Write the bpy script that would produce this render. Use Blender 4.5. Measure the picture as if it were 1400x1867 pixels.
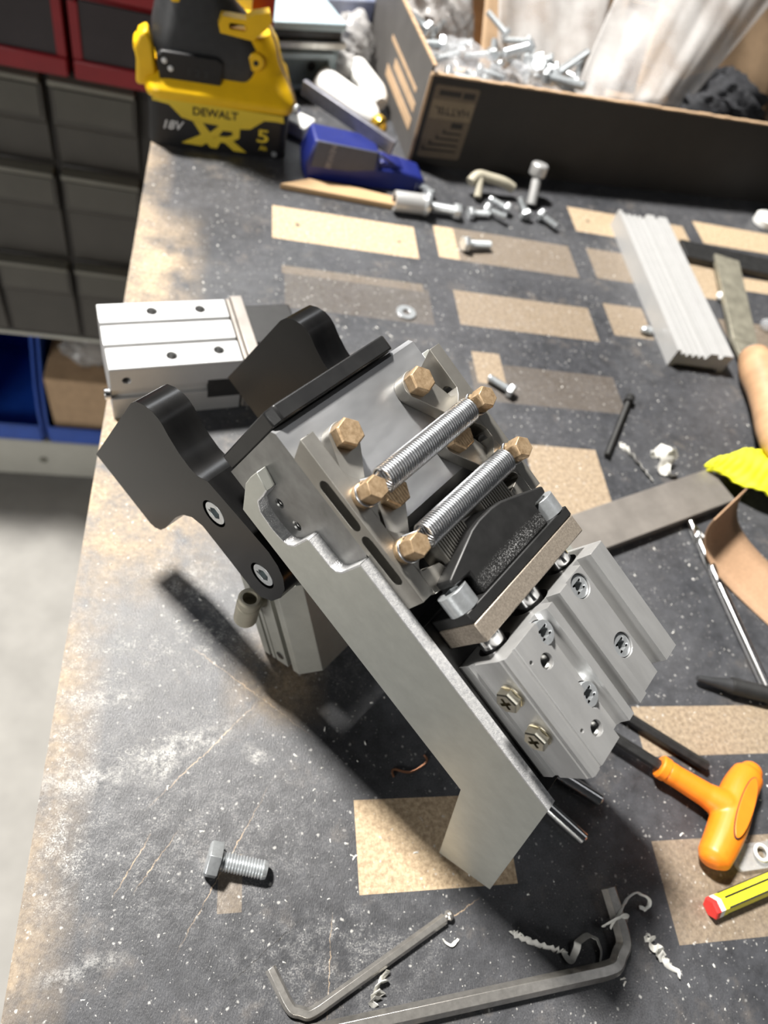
import bpy, bmesh, math, random
from mathutils import Vector, Matrix
from mathutils.geometry import tessellate_polygon
for o in list(bpy.data.objects): bpy.data.objects.remove(o)
S = 0.001                      # everything below is written in millimetres
scn = bpy.context.scene
COL = scn.collection
random.seed(7)
PI = math.pi

# ------------------------------------------------------------------ camera
CAMR = Matrix(((0.96965347, -0.08747181, 0.22829988),
               (0.05541953, -0.83085654, -0.55372023),
               (0.23811936, 0.54956901, -0.80079527)))      # rows: right, down, forward
right, down, fwd = CAMR[0], CAMR[1], CAMR[2]
cam = bpy.data.cameras.new('camera')
cam.sensor_fit = 'VERTICAL'
cam.sensor_height = 9.8
cam.sensor_width = 9.8 * 1400 / 1867
cam.lens = 9.8 * 1295 / 1867
cam.clip_start = 0.01
cam.dof.use_dof = True
cam.dof.focus_distance = 0.260
cam.dof.aperture_fstop = 2.5
co = bpy.data.objects.new('camera', cam); COL.objects.link(co)
mw = Matrix.Identity(4)
for i in range(3):
    mw[i][0] = right[i]; mw[i][1] = -down[i]; mw[i][2] = -fwd[i]
mw[2][3] = 0.340
co.matrix_world = mw
scn.camera = co

# ------------------------------------------------------------------ world, lamps, exposure
world = bpy.data.worlds.new('workshop_air'); scn.world = world
world.use_nodes = True
bg = world.node_tree.nodes['Background']
bg.inputs[0].default_value = (0.93, 0.96, 1.0, 1); bg.inputs[1].default_value = 0.022

def lamp(name, loc, target, power, sx, sy, col=(1, 1, 1)):
    l = bpy.data.lights.new(name, 'AREA'); l.shape = 'RECTANGLE'
    l.size = sx; l.size_y = sy; l.energy = power; l.color = col
    o = bpy.data.objects.new(name, l); COL.objects.link(o)
    o.location = loc
    d = Vector(target) - Vector(loc)
    o.rotation_euler = d.to_track_quat('-Z', 'Y').to_euler()
    return o
lamp('ceiling_lamp_key', (-0.77, 1.09, 2.0), (0.1, 0.12, 0), 138, 0.20, 0.24, (1, 0.965, 0.91))
lamp('fill_light_side', (1.5, 0.3, 2.2), (0.2, 0.2, 0), 1.5, 1.2, 0.3, (0.97, 0.98, 1.0))  # weak overhead fill light added on the right
lamp('ceiling_lamp_rear', (-0.45, 3.1, 2.3), (0.1, 0.4, 0), 24, 1.4, 0.4, (0.95, 0.97, 1.0))
lamp('fill_light_front', (-2.0, -1.9, 0.95), (0.1, 0.1, 0.05), 30, 1.4, 0.5, (1, 0.985, 0.95))  # fill added low at front left, brightens the side plate more than the bench
vs = scn.view_settings
vs.view_transform = 'Standard'; vs.look = 'None'; vs.gamma = 1; vs.use_curve_mapping = False
vs.exposure = 0.38
cy = scn.cycles
cy.max_bounces = 6; cy.diffuse_bounces = 3; cy.glossy_bounces = 3; cy.transmission_bounces = 3; cy.transparent_max_bounces = 8
cy.caustics_reflective = False; cy.caustics_refractive = False

# ------------------------------------------------------------------ materials
def _new(name):
    m = bpy.data.materials.new(name); m.use_nodes = True
    return m, m.node_tree, m.node_tree.nodes['Principled BSDF']

def mat(name, col, rough=0.5, metal=0.0, var=0.0, vscale=200, bump=0.0, bscale=900, stretch=None, coat=0.0, spec=0.5, rvar=0.0, vcol=None):
    m, t, p = _new(name)
    p.inputs['Roughness'].default_value = rough
    p.inputs['Metallic'].default_value = metal
    p.inputs['Specular IOR Level'].default_value = spec
    p.inputs['Coat Weight'].default_value = coat
    tc = t.nodes.new('ShaderNodeTexCoord'); src = tc.outputs['Object']
    if stretch:
        mp = t.nodes.new('ShaderNodeMapping'); mp.inputs['Scale'].default_value = stretch
        t.links.new(src, mp.inputs[0]); src = mp.outputs[0]
    n = t.nodes.new('ShaderNodeTexNoise'); n.inputs['Scale'].default_value = vscale; n.inputs['Detail'].default_value = 3
    n.inputs['Roughness'].default_value = 0.65
    t.links.new(src, n.inputs['Vector'])
    mx = t.nodes.new('ShaderNodeMix'); mx.data_type = 'RGBA'
    a = tuple(max(0, c * (1 - var)) for c in col); b = vcol or tuple(min(1, c * (1 + var)) for c in col)
    mx.inputs[6].default_value = (*a, 1); mx.inputs[7].default_value = (*b, 1)
    rm = t.nodes.new('ShaderNodeMapRange'); rm.inputs[1].default_value = 0.3; rm.inputs[2].default_value = 0.7
    t.links.new(n.outputs[0], rm.inputs[0]); t.links.new(rm.outputs[0], mx.inputs[0])
    t.links.new(mx.outputs[2], p.inputs['Base Color'])
    if rvar:
        r2 = t.nodes.new('ShaderNodeMapRange'); r2.inputs[1].default_value = 0.3; r2.inputs[2].default_value = 0.7
        r2.inputs[3].default_value = rough - rvar; r2.inputs[4].default_value = rough + rvar
        t.links.new(n.outputs[0], r2.inputs[0]); t.links.new(r2.outputs[0], p.inputs['Roughness'])
    if bump:
        nb = t.nodes.new('ShaderNodeTexNoise'); nb.inputs['Scale'].default_value = bscale; nb.inputs['Detail'].default_value = 1.5
        t.links.new(src, nb.inputs['Vector'])
        bn = t.nodes.new('ShaderNodeBump'); bn.inputs['Strength'].default_value = bump; bn.inputs['Distance'].default_value = 0.0004
        t.links.new(nb.outputs[0], bn.inputs['Height']); t.links.new(bn.outputs[0], p.inputs['Normal'])
    return m

def mat_plastic_film(name, col=(0.95, 0.95, 0.97), alpha=0.35, rough=0.25):
    m, t, p = _new(name)
    p.inputs['Base Color'].default_value = (*col, 1); p.inputs['Roughness'].default_value = rough
    tc = t.nodes.new('ShaderNodeTexCoord'); n = t.nodes.new('ShaderNodeTexNoise')
    n.inputs['Scale'].default_value = 25; n.inputs['Detail'].default_value = 5
    t.links.new(tc.outputs['Object'], n.inputs['Vector'])
    r = t.nodes.new('ShaderNodeMapRange'); r.inputs[1].default_value = .35; r.inputs[2].default_value = .7
    r.inputs[3].default_value = alpha * .6; r.inputs[4].default_value = min(1, alpha * 1.6)
    t.links.new(n.outputs[0], r.inputs[0]); t.links.new(r.outputs[0], p.inputs['Alpha'])
    return m

M = {}
M['cheek'] = mat('bead_blasted_aluminium', (0.60, 0.61, 0.56), 0.46, 0.62, 0.06, 120, 0.06, 3000)
M['machined'] = mat('machined_aluminium', (0.37, 0.375, 0.385), 0.37, 0.72, 0.25, 60, 0.05, 1200, stretch=(1, 0.4, 1), rvar=.08)
M['jaw'] = mat('tumbled_aluminium', (0.34, 0.325, 0.295), 0.36, 0.75, 0.12, 90, 0.04, 2500)
M['extr'] = mat('anodised_extrusion', (0.56, 0.56, 0.555), 0.42, 0.7, 0.08, 150, 0.06, 2200, stretch=(.3, 1, 1))
M['bright'] = mat('satin_aluminium', (0.50, 0.50, 0.497), 0.38, 0.5, 0.03, 100)
M['raw'] = mat('freshly_cut_aluminium', (0.80, 0.81, 0.84), 0.33, 0.6, 0.25, 900, 0.5, 2500)
M['steel'] = mat('ground_steel_with_sparkle', (0.36, 0.31, 0.255), 0.45, 0.6, 0.25, 1500, 0.15, 3000)
M['steelside'] = mat('brushed_steel', (0.5, 0.49, 0.46), 0.33, 0.85, 0.12, 300, 0, 1, stretch=(1, 1, .1))
M['rod'] = mat('ground_steel_rod', (0.72, 0.72, 0.72), 0.16, 1.0, 0.05, 100)
M['zinc'] = mat('zinc_plated_steel', (0.64, 0.67, 0.69), 0.32, 0.75, 0.12, 400, 0.05, 1500)
M['socket'] = mat('teal_tinted_socket', (0.36, 0.50, 0.52), 0.3, 0.8, 0.1, 300)
M['brass'] = mat('brass', (0.46, 0.31, 0.17), 0.42, 0.65, 0.22, 500, 0.16, 1800, vcol=(0.62, 0.45, 0.28))
M['nickel'] = mat('nickel_plate', (0.74, 0.69, 0.56), 0.17, 1.0, 0.08, 300)
M['spring'] = mat('spring_wire', (0.62, 0.63, 0.65), 0.30, 1.0, 0.06, 300)
M['blackano'] = mat('black_anodised', (0.016, 0.016, 0.017), 0.33, 0.0, 0.35, 60, 0.03, 1500, spec=.35, vcol=(0.02, 0.02, 0.02))
M['blackface'] = mat('black_milled_plastic', (0.007, 0.007, 0.0075), 0.24, 0.0, 0.4, 40, 0.02, 600, stretch=(.25, 1, 1), vcol=(0.014, 0.0138, 0.0135), spec=.22)
M['darkmetal'] = mat('blackened_steel', (0.05, 0.05, 0.05), 0.42, 0.6, 0.25, 200)
M['black'] = mat('matt_black', (0.012, 0.012, 0.012), 0.6, 0, 0.3, 150)
M['whitealu'] = mat('white_anodised_aluminium', (0.44, 0.44, 0.437), 0.42, 0.2, 0.03, 100)
M['toolsteel'] = mat('hex_key_steel', (0.50, 0.48, 0.45), 0.30, 0.85, 0.15, 300, 0.05, 900)
M['orange'] = mat('orange_plastic', (0.85, 0.22, 0.012), 0.42, 0, 0.06, 120, 0.05, 1500)
M['orange2'] = mat('orange_inlay', (0.80, 0.20, 0.012), 0.38, 0, 0.06, 120)
M['yellow'] = mat('yellow_plastic', (0.80, 0.48, 0.006), 0.38, 0, 0.06, 60, 0.03, 900)
M['labelyellow'] = mat('yellow_print', (0.72, 0.53, 0.04), 0.5, 0, 0.05, 60)
M['whiteprint'] = mat('white_print', (0.7, 0.7, 0.7), 0.5, 0, 0.05, 60)
M['rubber'] = mat('dark_grey_rubber', (0.028, 0.029, 0.031), 0.5, 0, 0.15, 200, 0.08, 1500)
M['batt'] = mat('battery_black', (0.010, 0.010, 0.011), 0.42, 0, 0.2, 120)
M['pencil_y'] = mat('pencil_yellow', (0.80, 0.72, 0.03), 0.4, 0, 0.08, 200)
M['pencil_k'] = mat('pencil_black', (0.02, 0.02, 0.018), 0.45, 0, 0.2, 300)
M['red'] = mat('red_lacquer', (0.72, 0.04, 0.035), 0.4, 0, 0.1, 150)
M['white'] = mat('white_plastic', (0.80, 0.80, 0.78), 0.45, 0, 0.05, 200)
M['shaving'] = mat('white_plastic_swarf', (0.78, 0.77, 0.72), 0.5, 0, 0.08, 400)
M['copper'] = mat('copper_wire', (0.62, 0.30, 0.17), 0.3, 0.9, 0.1, 200)
M['leather'] = mat('brown_backed_abrasive', (0.40, 0.25, 0.15), 0.7, 0, 0.10, 500, 0.2, 2500)
M['hivis'] = mat('fluorescent_yellow_fabric', (0.80, 0.80, 0.02), 0.75, 0, 0.10, 100, 0.2, 500)
M['wood'] = mat('turned_wood', (0.46, 0.28, 0.16), 0.45, 0, 0.25, 60, 0.05, 400, stretch=(1, 1, .15))
M['flatbar'] = mat('mill_scale_steel', (0.30, 0.275, 0.25), 0.45, 0.55, 0.15, 50, 0.06, 700)
M['file'] = mat('worn_file_steel', (0.36, 0.34, 0.27), 0.45, 0.6, 0.25, 90, 0.2, 2500)
M['fitting'] = mat('beige_pneumatic_fitting', (0.40, 0.37, 0.29), 0.5, 0, 0.08, 150)
M['cyl'] = mat('olive_grey_anodised', (0.52, 0.52, 0.47), 0.45, 0.45, 0.06, 100)
M['card'] = mat('dark_printed_cardboard', (0.021, 0.018, 0.0155), 0.65, 0, 0.12, 40, 0.1, 400)
M['kraft'] = mat('kraft_cardboard', (0.45, 0.31, 0.19), 0.8, 0, 0.12, 60, 0.25, 700)
M['cardgrey'] = mat('grey_printed_cardboard', (0.085, 0.08, 0.076), 0.65, 0, 0.12, 40)
M['print'] = mat('unprinted_cardboard_patch', (0.125, 0.095, 0.065), 0.7, 0, 0.1, 100)
M['print2'] = mat('unprinted_label_field', (0.20, 0.155, 0.10), 0.7, 0, 0.1, 100)
M['film'] = mat_plastic_film('clear_polythene', (0.66, 0.68, 0.71), alpha=0.26, rough=.16)
M['filmw'] = mat_plastic_film('cloudy_polythene', (0.60, 0.585, 0.575), alpha=0.50, rough=.2)
M['cloth'] = mat('black_cloth', (0.02, 0.021, 0.025), 0.85, 0, 0.4, 60, 0.3, 900)
M['clampblue'] = mat('blue_clamp_plastic', (0.009, 0.016, 0.13), 0.42, 0, 0.1, 100)
M['clampgrey'] = mat('dark_clamp_grip', (0.055, 0.06, 0.085), 0.5, 0, 0.1, 100)
M['bargrey'] = mat('grey_clamp_bar', (0.22, 0.22, 0.25), 0.38, 0.6, 0.15, 100)
M['case'] = mat('blue_grey_enamel', (0.17, 0.22, 0.235), 0.42, 0.1, 0.15, 60, 0.1, 400)
M['caselid'] = mat('pale_blue_enamel', (0.42, 0.52, 0.57), 0.4, 0.1, 0.1, 40)
M['gold'] = mat('gold_nozzle', (0.75, 0.50, 0.07), 0.25, 0.8, 0.1, 100)
M['drawerband'] = mat('drawer_label_band', (0.075, 0.071, 0.060), 0.45, 0, 0.1, 20)
M['drawer'] = mat('smoky_drawer_plastic', (0.046, 0.042, 0.036), 0.42, 0, 0.15, 15)
M['drawerl'] = mat('drawer_lip_plastic', (0.16, 0.155, 0.13), 0.45, 0, 0.1, 20)
M['cabinet'] = mat('cabinet_brown_black', (0.022, 0.019, 0.017), 0.6, 0, 0.2, 20)
M['binred'] = mat('red_bin_plastic', (0.22, 0.008, 0.014), 0.45, 0, 0.1, 30)
M['bindark'] = mat('smoked_bin_window', (0.020, 0.014, 0.018), 0.35, 0, 0.2, 30)
M['binblue'] = mat('blue_bin_plastic', (0.012, 0.075, 0.42), 0.45, 0, 0.1, 30)
M['rack'] = mat('grey_rack_enamel', (0.47, 0.47, 0.43), 0.45, 0.1, 0.05, 20)
M['concrete'] = mat('pale_concrete', (0.35, 0.34, 0.32), 0.8, 0, 0.14, 9, 0.2, 60)
M['plaster'] = mat('grey_wall_paint', (0.35, 0.35, 0.34), 0.8, 0, 0.08, 3)
M['benchedge'] = mat('birch_ply_edge', (0.42, 0.28, 0.15), 0.7, 0, 0.2, 60, 0.1, 300, stretch=(.1, .1, 4))
M['bluebag'] = mat('blue_white_packet', (0.03, 0.09, 0.55), 0.3, 0, 0.5, 12, vcol=(0.75, 0.8, 0.9))
M['thread'] = mat('dark_thread', (0.30, 0.30, 0.29), 0.3, 0.9, 0.1, 300)

def table_material():
    m, t, p = _new('worn_black_coated_plywood')
    N, Lk = t.nodes, t.links
    def nd(k, **kw):
        n = N.new(k)
        for a, b in kw.items(): setattr(n, a, b)
        return n
    def math_(op, a, b=None, clamp=False):
        n = nd('ShaderNodeMath', operation=op); n.use_clamp = clamp
        for i, v in enumerate((a, b)):
            if v is None: continue
            if isinstance(v, (int, float)): n.inputs[i].default_value = v
            else: Lk.new(v, n.inputs[i])
        return n.outputs[0]
    def ramp(v, lo, hi, a=0.0, b=1.0):
        n = nd('ShaderNodeMapRange'); n.inputs[1].default_value = lo; n.inputs[2].default_value = hi
        n.inputs[3].default_value = a; n.inputs[4].default_value = b
        Lk.new(v, n.inputs[0]); return n.outputs[0]
    def noise(vec, sc, det=5, rough=.6):
        n = nd('ShaderNodeTexNoise'); n.inputs['Scale'].default_value = sc; n.inputs['Detail'].default_value = det; n.inputs['Roughness'].default_value = rough
        Lk.new(vec, n.inputs['Vector']); return n.outputs[0], n.outputs[1]
    def mixc(f, a, b):
        n = nd('ShaderNodeMix', data_type='RGBA')
        if isinstance(f, (int, float)): n.inputs[0].default_value = f
        else: Lk.new(f, n.inputs[0])
        for i, v in ((6, a), (7, b)):
            if isinstance(v, tuple): n.inputs[i].default_value = (*v, 1)
            else: Lk.new(v, n.inputs[i])
        return n.outputs[2]
    tc = nd('ShaderNodeTexCoord'); obj_ = tc.outputs['Object']
    nf, nc = noise(obj_, 260, 4)
    off = nd('ShaderNodeVectorMath', operation='SUBTRACT'); Lk.new(nc, off.inputs[0]); off.inputs[1].default_value = (.5, .5, .5)
    sc_ = nd('ShaderNodeVectorMath', operation='SCALE'); Lk.new(off.outputs[0], sc_.inputs[0]); sc_.inputs['Scale'].default_value = 0.0030
    add = nd('ShaderNodeVectorMath', operation='ADD'); Lk.new(obj_, add.inputs[0]); Lk.new(sc_.outputs[0], add.inputs[1])
    wob = add.outputs[0]
    def box(cx, cy, w, h, rot=0, soft=0.06, vec=wob):
        mp = nd('ShaderNodeMapping', vector_type='TEXTURE')
        mp.inputs['Location'].default_value = (cx * S, cy * S, 0); mp.inputs['Rotation'].default_value = (0, 0, rot)
        mp.inputs['Scale'].default_value = (w * S, h * S, 1)
        Lk.new(vec, mp.inputs[0])
        sp = nd('ShaderNodeSeparateXYZ'); Lk.new(mp.outputs[0], sp.inputs[0])
        ax = ramp(math_('ABSOLUTE', sp.outputs[0]), .5, .5 - soft)
        ay = ramp(math_('ABSOLUTE', sp.outputs[1]), .5, .5 - soft)
        return math_('MULTIPLY', ax, ay)
    def seg(x0, y0, x1, y1, w):
        return box((x0 + x1) / 2, (y0 + y1) / 2, math.hypot(x1 - x0, y1 - y0), w, math.atan2(y1 - y0, x1 - x0), .35)
    def total(ms):
        r = None
        for q in ms: r = q if r is None else math_('MAXIMUM', r, q)
        return r
    # wear map stored on the mesh: R bare rectangles, G rubbed zones, B chalky zones, A chalk streaks
    at = nd('ShaderNodeAttribute'); at.attribute_name = 'wear_map'
    sat = nd('ShaderNodeSeparateColor'); Lk.new(at.outputs['Color'], sat.inputs[0])
    patch, zone_w, zone_c, zone_s = sat.outputs[0], sat.outputs[1], sat.outputs[2], at.outputs['Alpha']
    # rubbed-through front edge
    sp0 = nd('ShaderNodeSeparateXYZ'); Lk.new(obj_, sp0.inputs[0])
    edge = ramp(sp0.outputs[0], -0.040, -0.063)
    n1, _ = noise(obj_, 28, 4, .7)
    n2, _ = noise(obj_, 120, 4, .7)
    n3, _ = noise(obj_, 420, 3, .7)
    n4, _ = noise(obj_, 1500, 3, .75)
    nlow, _ = noise(obj_, 9, 4, .6)
    wear = math_('ADD', math_('MULTIPLY', edge, .60), math_('MULTIPLY', zone_w, .80))
    wear = math_('MULTIPLY', wear, ramp(n1, .32, .62), True)
    worn2 = math_('MULTIPLY', math_('MULTIPLY', ramp(n1, .55, .75), ramp(n2, .4, .6)), .16)
    wood_mask = math_('MAXIMUM', math_('MAXIMUM', patch, wear), worn2)
    wood_mask = math_('MULTIPLY', wood_mask, ramp(n3, .15, .55, .72, 1.0))
    # chalky scuffs
    chalk = math_('MULTIPLY', zone_c, math_('MULTIPLY', ramp(n2, .44, .60), math_('MULTIPLY', ramp(n3, .40, .54), ramp(n4, .46, .56))))
    chalk = math_('MAXIMUM', chalk, math_('MULTIPLY', zone_s, math_('MULTIPLY', ramp(n4, .36, .56), math_('MULTIPLY', ramp(n3, .34, .54), ramp(n2, .36, .52)))))
    vor = nd('ShaderNodeTexVoronoi'); vor.inputs['Scale'].default_value = 330; Lk.new(wob, vor.inputs['Vector'])
    wn = nd('ShaderNodeTexWhiteNoise'); Lk.new(vor.outputs['Position'], wn.inputs['Vector'])
    speck = math_('MULTIPLY', ramp(vor.outputs['Distance'], .26, .14), ramp(wn.outputs[0], .80, .86))
    vor2 = nd('ShaderNodeTexVoronoi'); vor2.inputs['Scale'].default_value = 900; Lk.new(wob, vor2.inputs['Vector'])
    wn2 = nd('ShaderNodeTexWhiteNoise'); Lk.new(vor2.outputs['Position'], wn2.inputs['Vector'])
    speck2 = math_('MULTIPLY', ramp(vor2.outputs['Distance'], .30, .16), ramp(wn2.outputs[0], .86, .92))
    white = math_('MAXIMUM', chalk, math_('MAXIMUM', math_('MULTIPLY', speck, .55), math_('MULTIPLY', speck2, .5)))
    haze = math_('MULTIPLY', ramp(nlow, .36, .66), ramp(n4, .34, .66))
    scr = total(seg(*q) for q in ((34, 80, -4, 15, .5), (30, 120, -20, 70, .6), (-16, 62, -30, 36, .6), (-5, 62, -22, 38, .5), (55, 100, -10, 150, .6), (60, 30, 55, -20, .4), (-35, 205, 10, 250, .9), (100, 15, 128, 28, .5)))
    scr = math_('MULTIPLY', scr, ramp(n2, .35, .5))
    base = mixc(ramp(n2, .3, .7), (0.022, 0.023, 0.026), (0.056, 0.058, 0.065))
    base = mixc(math_('MULTIPLY', haze, .34), base, (0.24, 0.24, 0.25))
    woodc = mixc(ramp(n3, .3, .7), (0.33, 0.235, 0.14), (0.58, 0.45, 0.30))
    c = mixc(wood_mask, base, woodc)
    c = mixc(math_('MULTIPLY', scr, .8), c, (0.50, 0.37, 0.24))
    c = mixc(math_('MULTIPLY', white, .9), c, (0.66, 0.65, 0.62))
    dark = total(seg(*q) for q in ((56, 31, 8, -2, .4), (10, 55, 18, 54, .4), (53, 504, 57, 504, 4.5), (136, 502, 140, 502, 4.5), (328, 578, 332, 578, 4.5)))
    c = mixc(dark, c, (0.015, 0.014, 0.013))
    Lk.new(c, p.inputs['Base Color'])
    rgh = mixc(math_('MAXIMUM', wood_mask, white), (0.40, 0.40, 0.40), (0.75, 0.75, 0.75))
    Lk.new(rgh, p.inputs['Roughness'])
    p.inputs['Specular IOR Level'].default_value = 0.5
    gm = nd('ShaderNodeMapping'); gm.inputs['Scale'].default_value = (1, .32, 1); Lk.new(obj_, gm.inputs[0])
    ng, _ = noise(gm.outputs[0], 1900, 4, .65)
    bm_ = nd('ShaderNodeBump'); bm_.inputs['Strength'].default_value = .5; bm_.inputs['Distance'].default_value = .00035
    Lk.new(math_('ADD', ng, math_('MULTIPLY', white, .5)), bm_.inputs['Height']); Lk.new(bm_.outputs[0], p.inputs['Normal'])
    return m
M['table'] = table_material()

def dusty_black():
    m = mat('black_with_filing_dust', (0.014, 0.014, 0.014), 0.45, 0, .3, 100)
    t = m.node_tree; p = t.nodes['Principled BSDF']
    old = p.inputs['Base Color'].links[0].from_socket
    tc = t.nodes.new('ShaderNodeTexCoord'); mp = t.nodes.new('ShaderNodeMapping'); mp.vector_type = 'TEXTURE'
    mp.inputs['Location'].default_value = (-.1122, .040, .121); mp.inputs['Scale'].default_value = (.0035, .030, 1)
    t.links.new(tc.outputs['Object'], mp.inputs[0])
    g = t.nodes.new('ShaderNodeTexGradient'); g.gradient_type = 'SPHERICAL'; t.links.new(mp.outputs[0], g.inputs[0])
    n = t.nodes.new('ShaderNodeTexNoise'); n.inputs['Scale'].default_value = 2600; n.inputs['Detail'].default_value = 4
    t.links.new(tc.outputs['Object'], n.inputs['Vector'])
    ad = t.nodes.new('ShaderNodeMath'); ad.operation = 'MULTIPLY'
    r = t.nodes.new('ShaderNodeMapRange'); r.inputs[1].default_value = .52; r.inputs[2].default_value = .66
    t.links.new(n.outputs[0], r.inputs[0]); t.links.new(r.outputs[0], ad.inputs[0]); t.links.new(g.outputs[1], ad.inputs[1])
    mx = t.nodes.new('ShaderNodeMix'); mx.data_type = 'RGBA'; mx.inputs[7].default_value = (.34, .34, .34, 1)
    t.links.new(ad.outputs[0], mx.inputs[0]); t.links.new(old, mx.inputs[6]); t.links.new(mx.outputs[2], p.inputs['Base Color'])
    return m
M['dusty'] = dusty_black()

# ------------------------------------------------------------------ mesh builder
def V(*a): return Vector(a if len(a) > 1 else a[0])
def perp(ax):
    ax = Vector(ax).normalized()
    h = Vector((0, 0, 1)) if abs(ax.z) < .9 else Vector((1, 0, 0))
    a = ax.cross(h).normalized(); return a, ax.cross(a).normalized()
XY = lambda a, b, c: (a, b, c)          # prism outline in x,y extruded along z
XZ = lambda a, b, c: (a, c, b)          # outline in x,z extruded along y
YZ = lambda a, b, c: (c, a, b)          # outline in y,z extruded along x
def circle(cx, cy, r, n=24, a0=0.0): return [(cx + r * math.cos(a0 + 2 * PI * i / n), cy + r * math.sin(a0 + 2 * PI * i / n)) for i in range(n)]
def stadium(x0, y0, x1, y1, r, n=8):
    a = math.atan2(y1 - y0, x1 - x0); P = []
    for i in range(n + 1): q = a - PI / 2 + PI * i / n; P.append((x1 + r * math.cos(q), y1 + r * math.sin(q)))
    for i in range(n + 1): q = a + PI / 2 + PI * i / n; P.append((x0 + r * math.cos(q), y0 + r * math.sin(q)))
    return P
def hull(pts):
    pts = sorted(set(pts))
    def half(ps):
        h = []
        for q in ps:
            while len(h) > 1 and (h[-1][0] - h[-2][0]) * (q[1] - h[-2][1]) - (h[-1][1] - h[-2][1]) * (q[0] - h[-2][0]) <= 0: h.pop()
            h.append(q)
        return h[:-1]
    return half(pts) + half(pts[::-1])
def rrect(x0, y0, x1, y1, r, n=5):
    P = []
    for cx, cy, a in ((x1 - r, y1 - r, 0), (x0 + r, y1 - r, PI / 2), (x0 + r, y0 + r, PI), (x1 - r, y0 + r, 1.5 * PI)):
        for i in range(n + 1): P.append((cx + r * math.cos(a + PI / 2 * i / n), cy + r * math.sin(a + PI / 2 * i / n)))
    return P
def spline(pts, n=8, closed=False):
    pts = [Vector(p) for p in pts]; out = []; m = len(pts)
    for i in range(m if closed else m - 1):
        g = lambda k: pts[k % m] if closed else pts[min(max(k, 0), m - 1)]
        p0, p1, p2, p3 = g(i - 1), g(i), g(i + 1), g(i + 2)
        for j in range(n):
            t = j / n
            out.append(.5 * ((2 * p1) + (p2 - p0) * t + (2 * p0 - 5 * p1 + 4 * p2 - p3) * t * t + (3 * p1 - p0 - 3 * p2 + p3) * t ** 3))
    if not closed: out.append(pts[-1])
    return out

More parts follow.
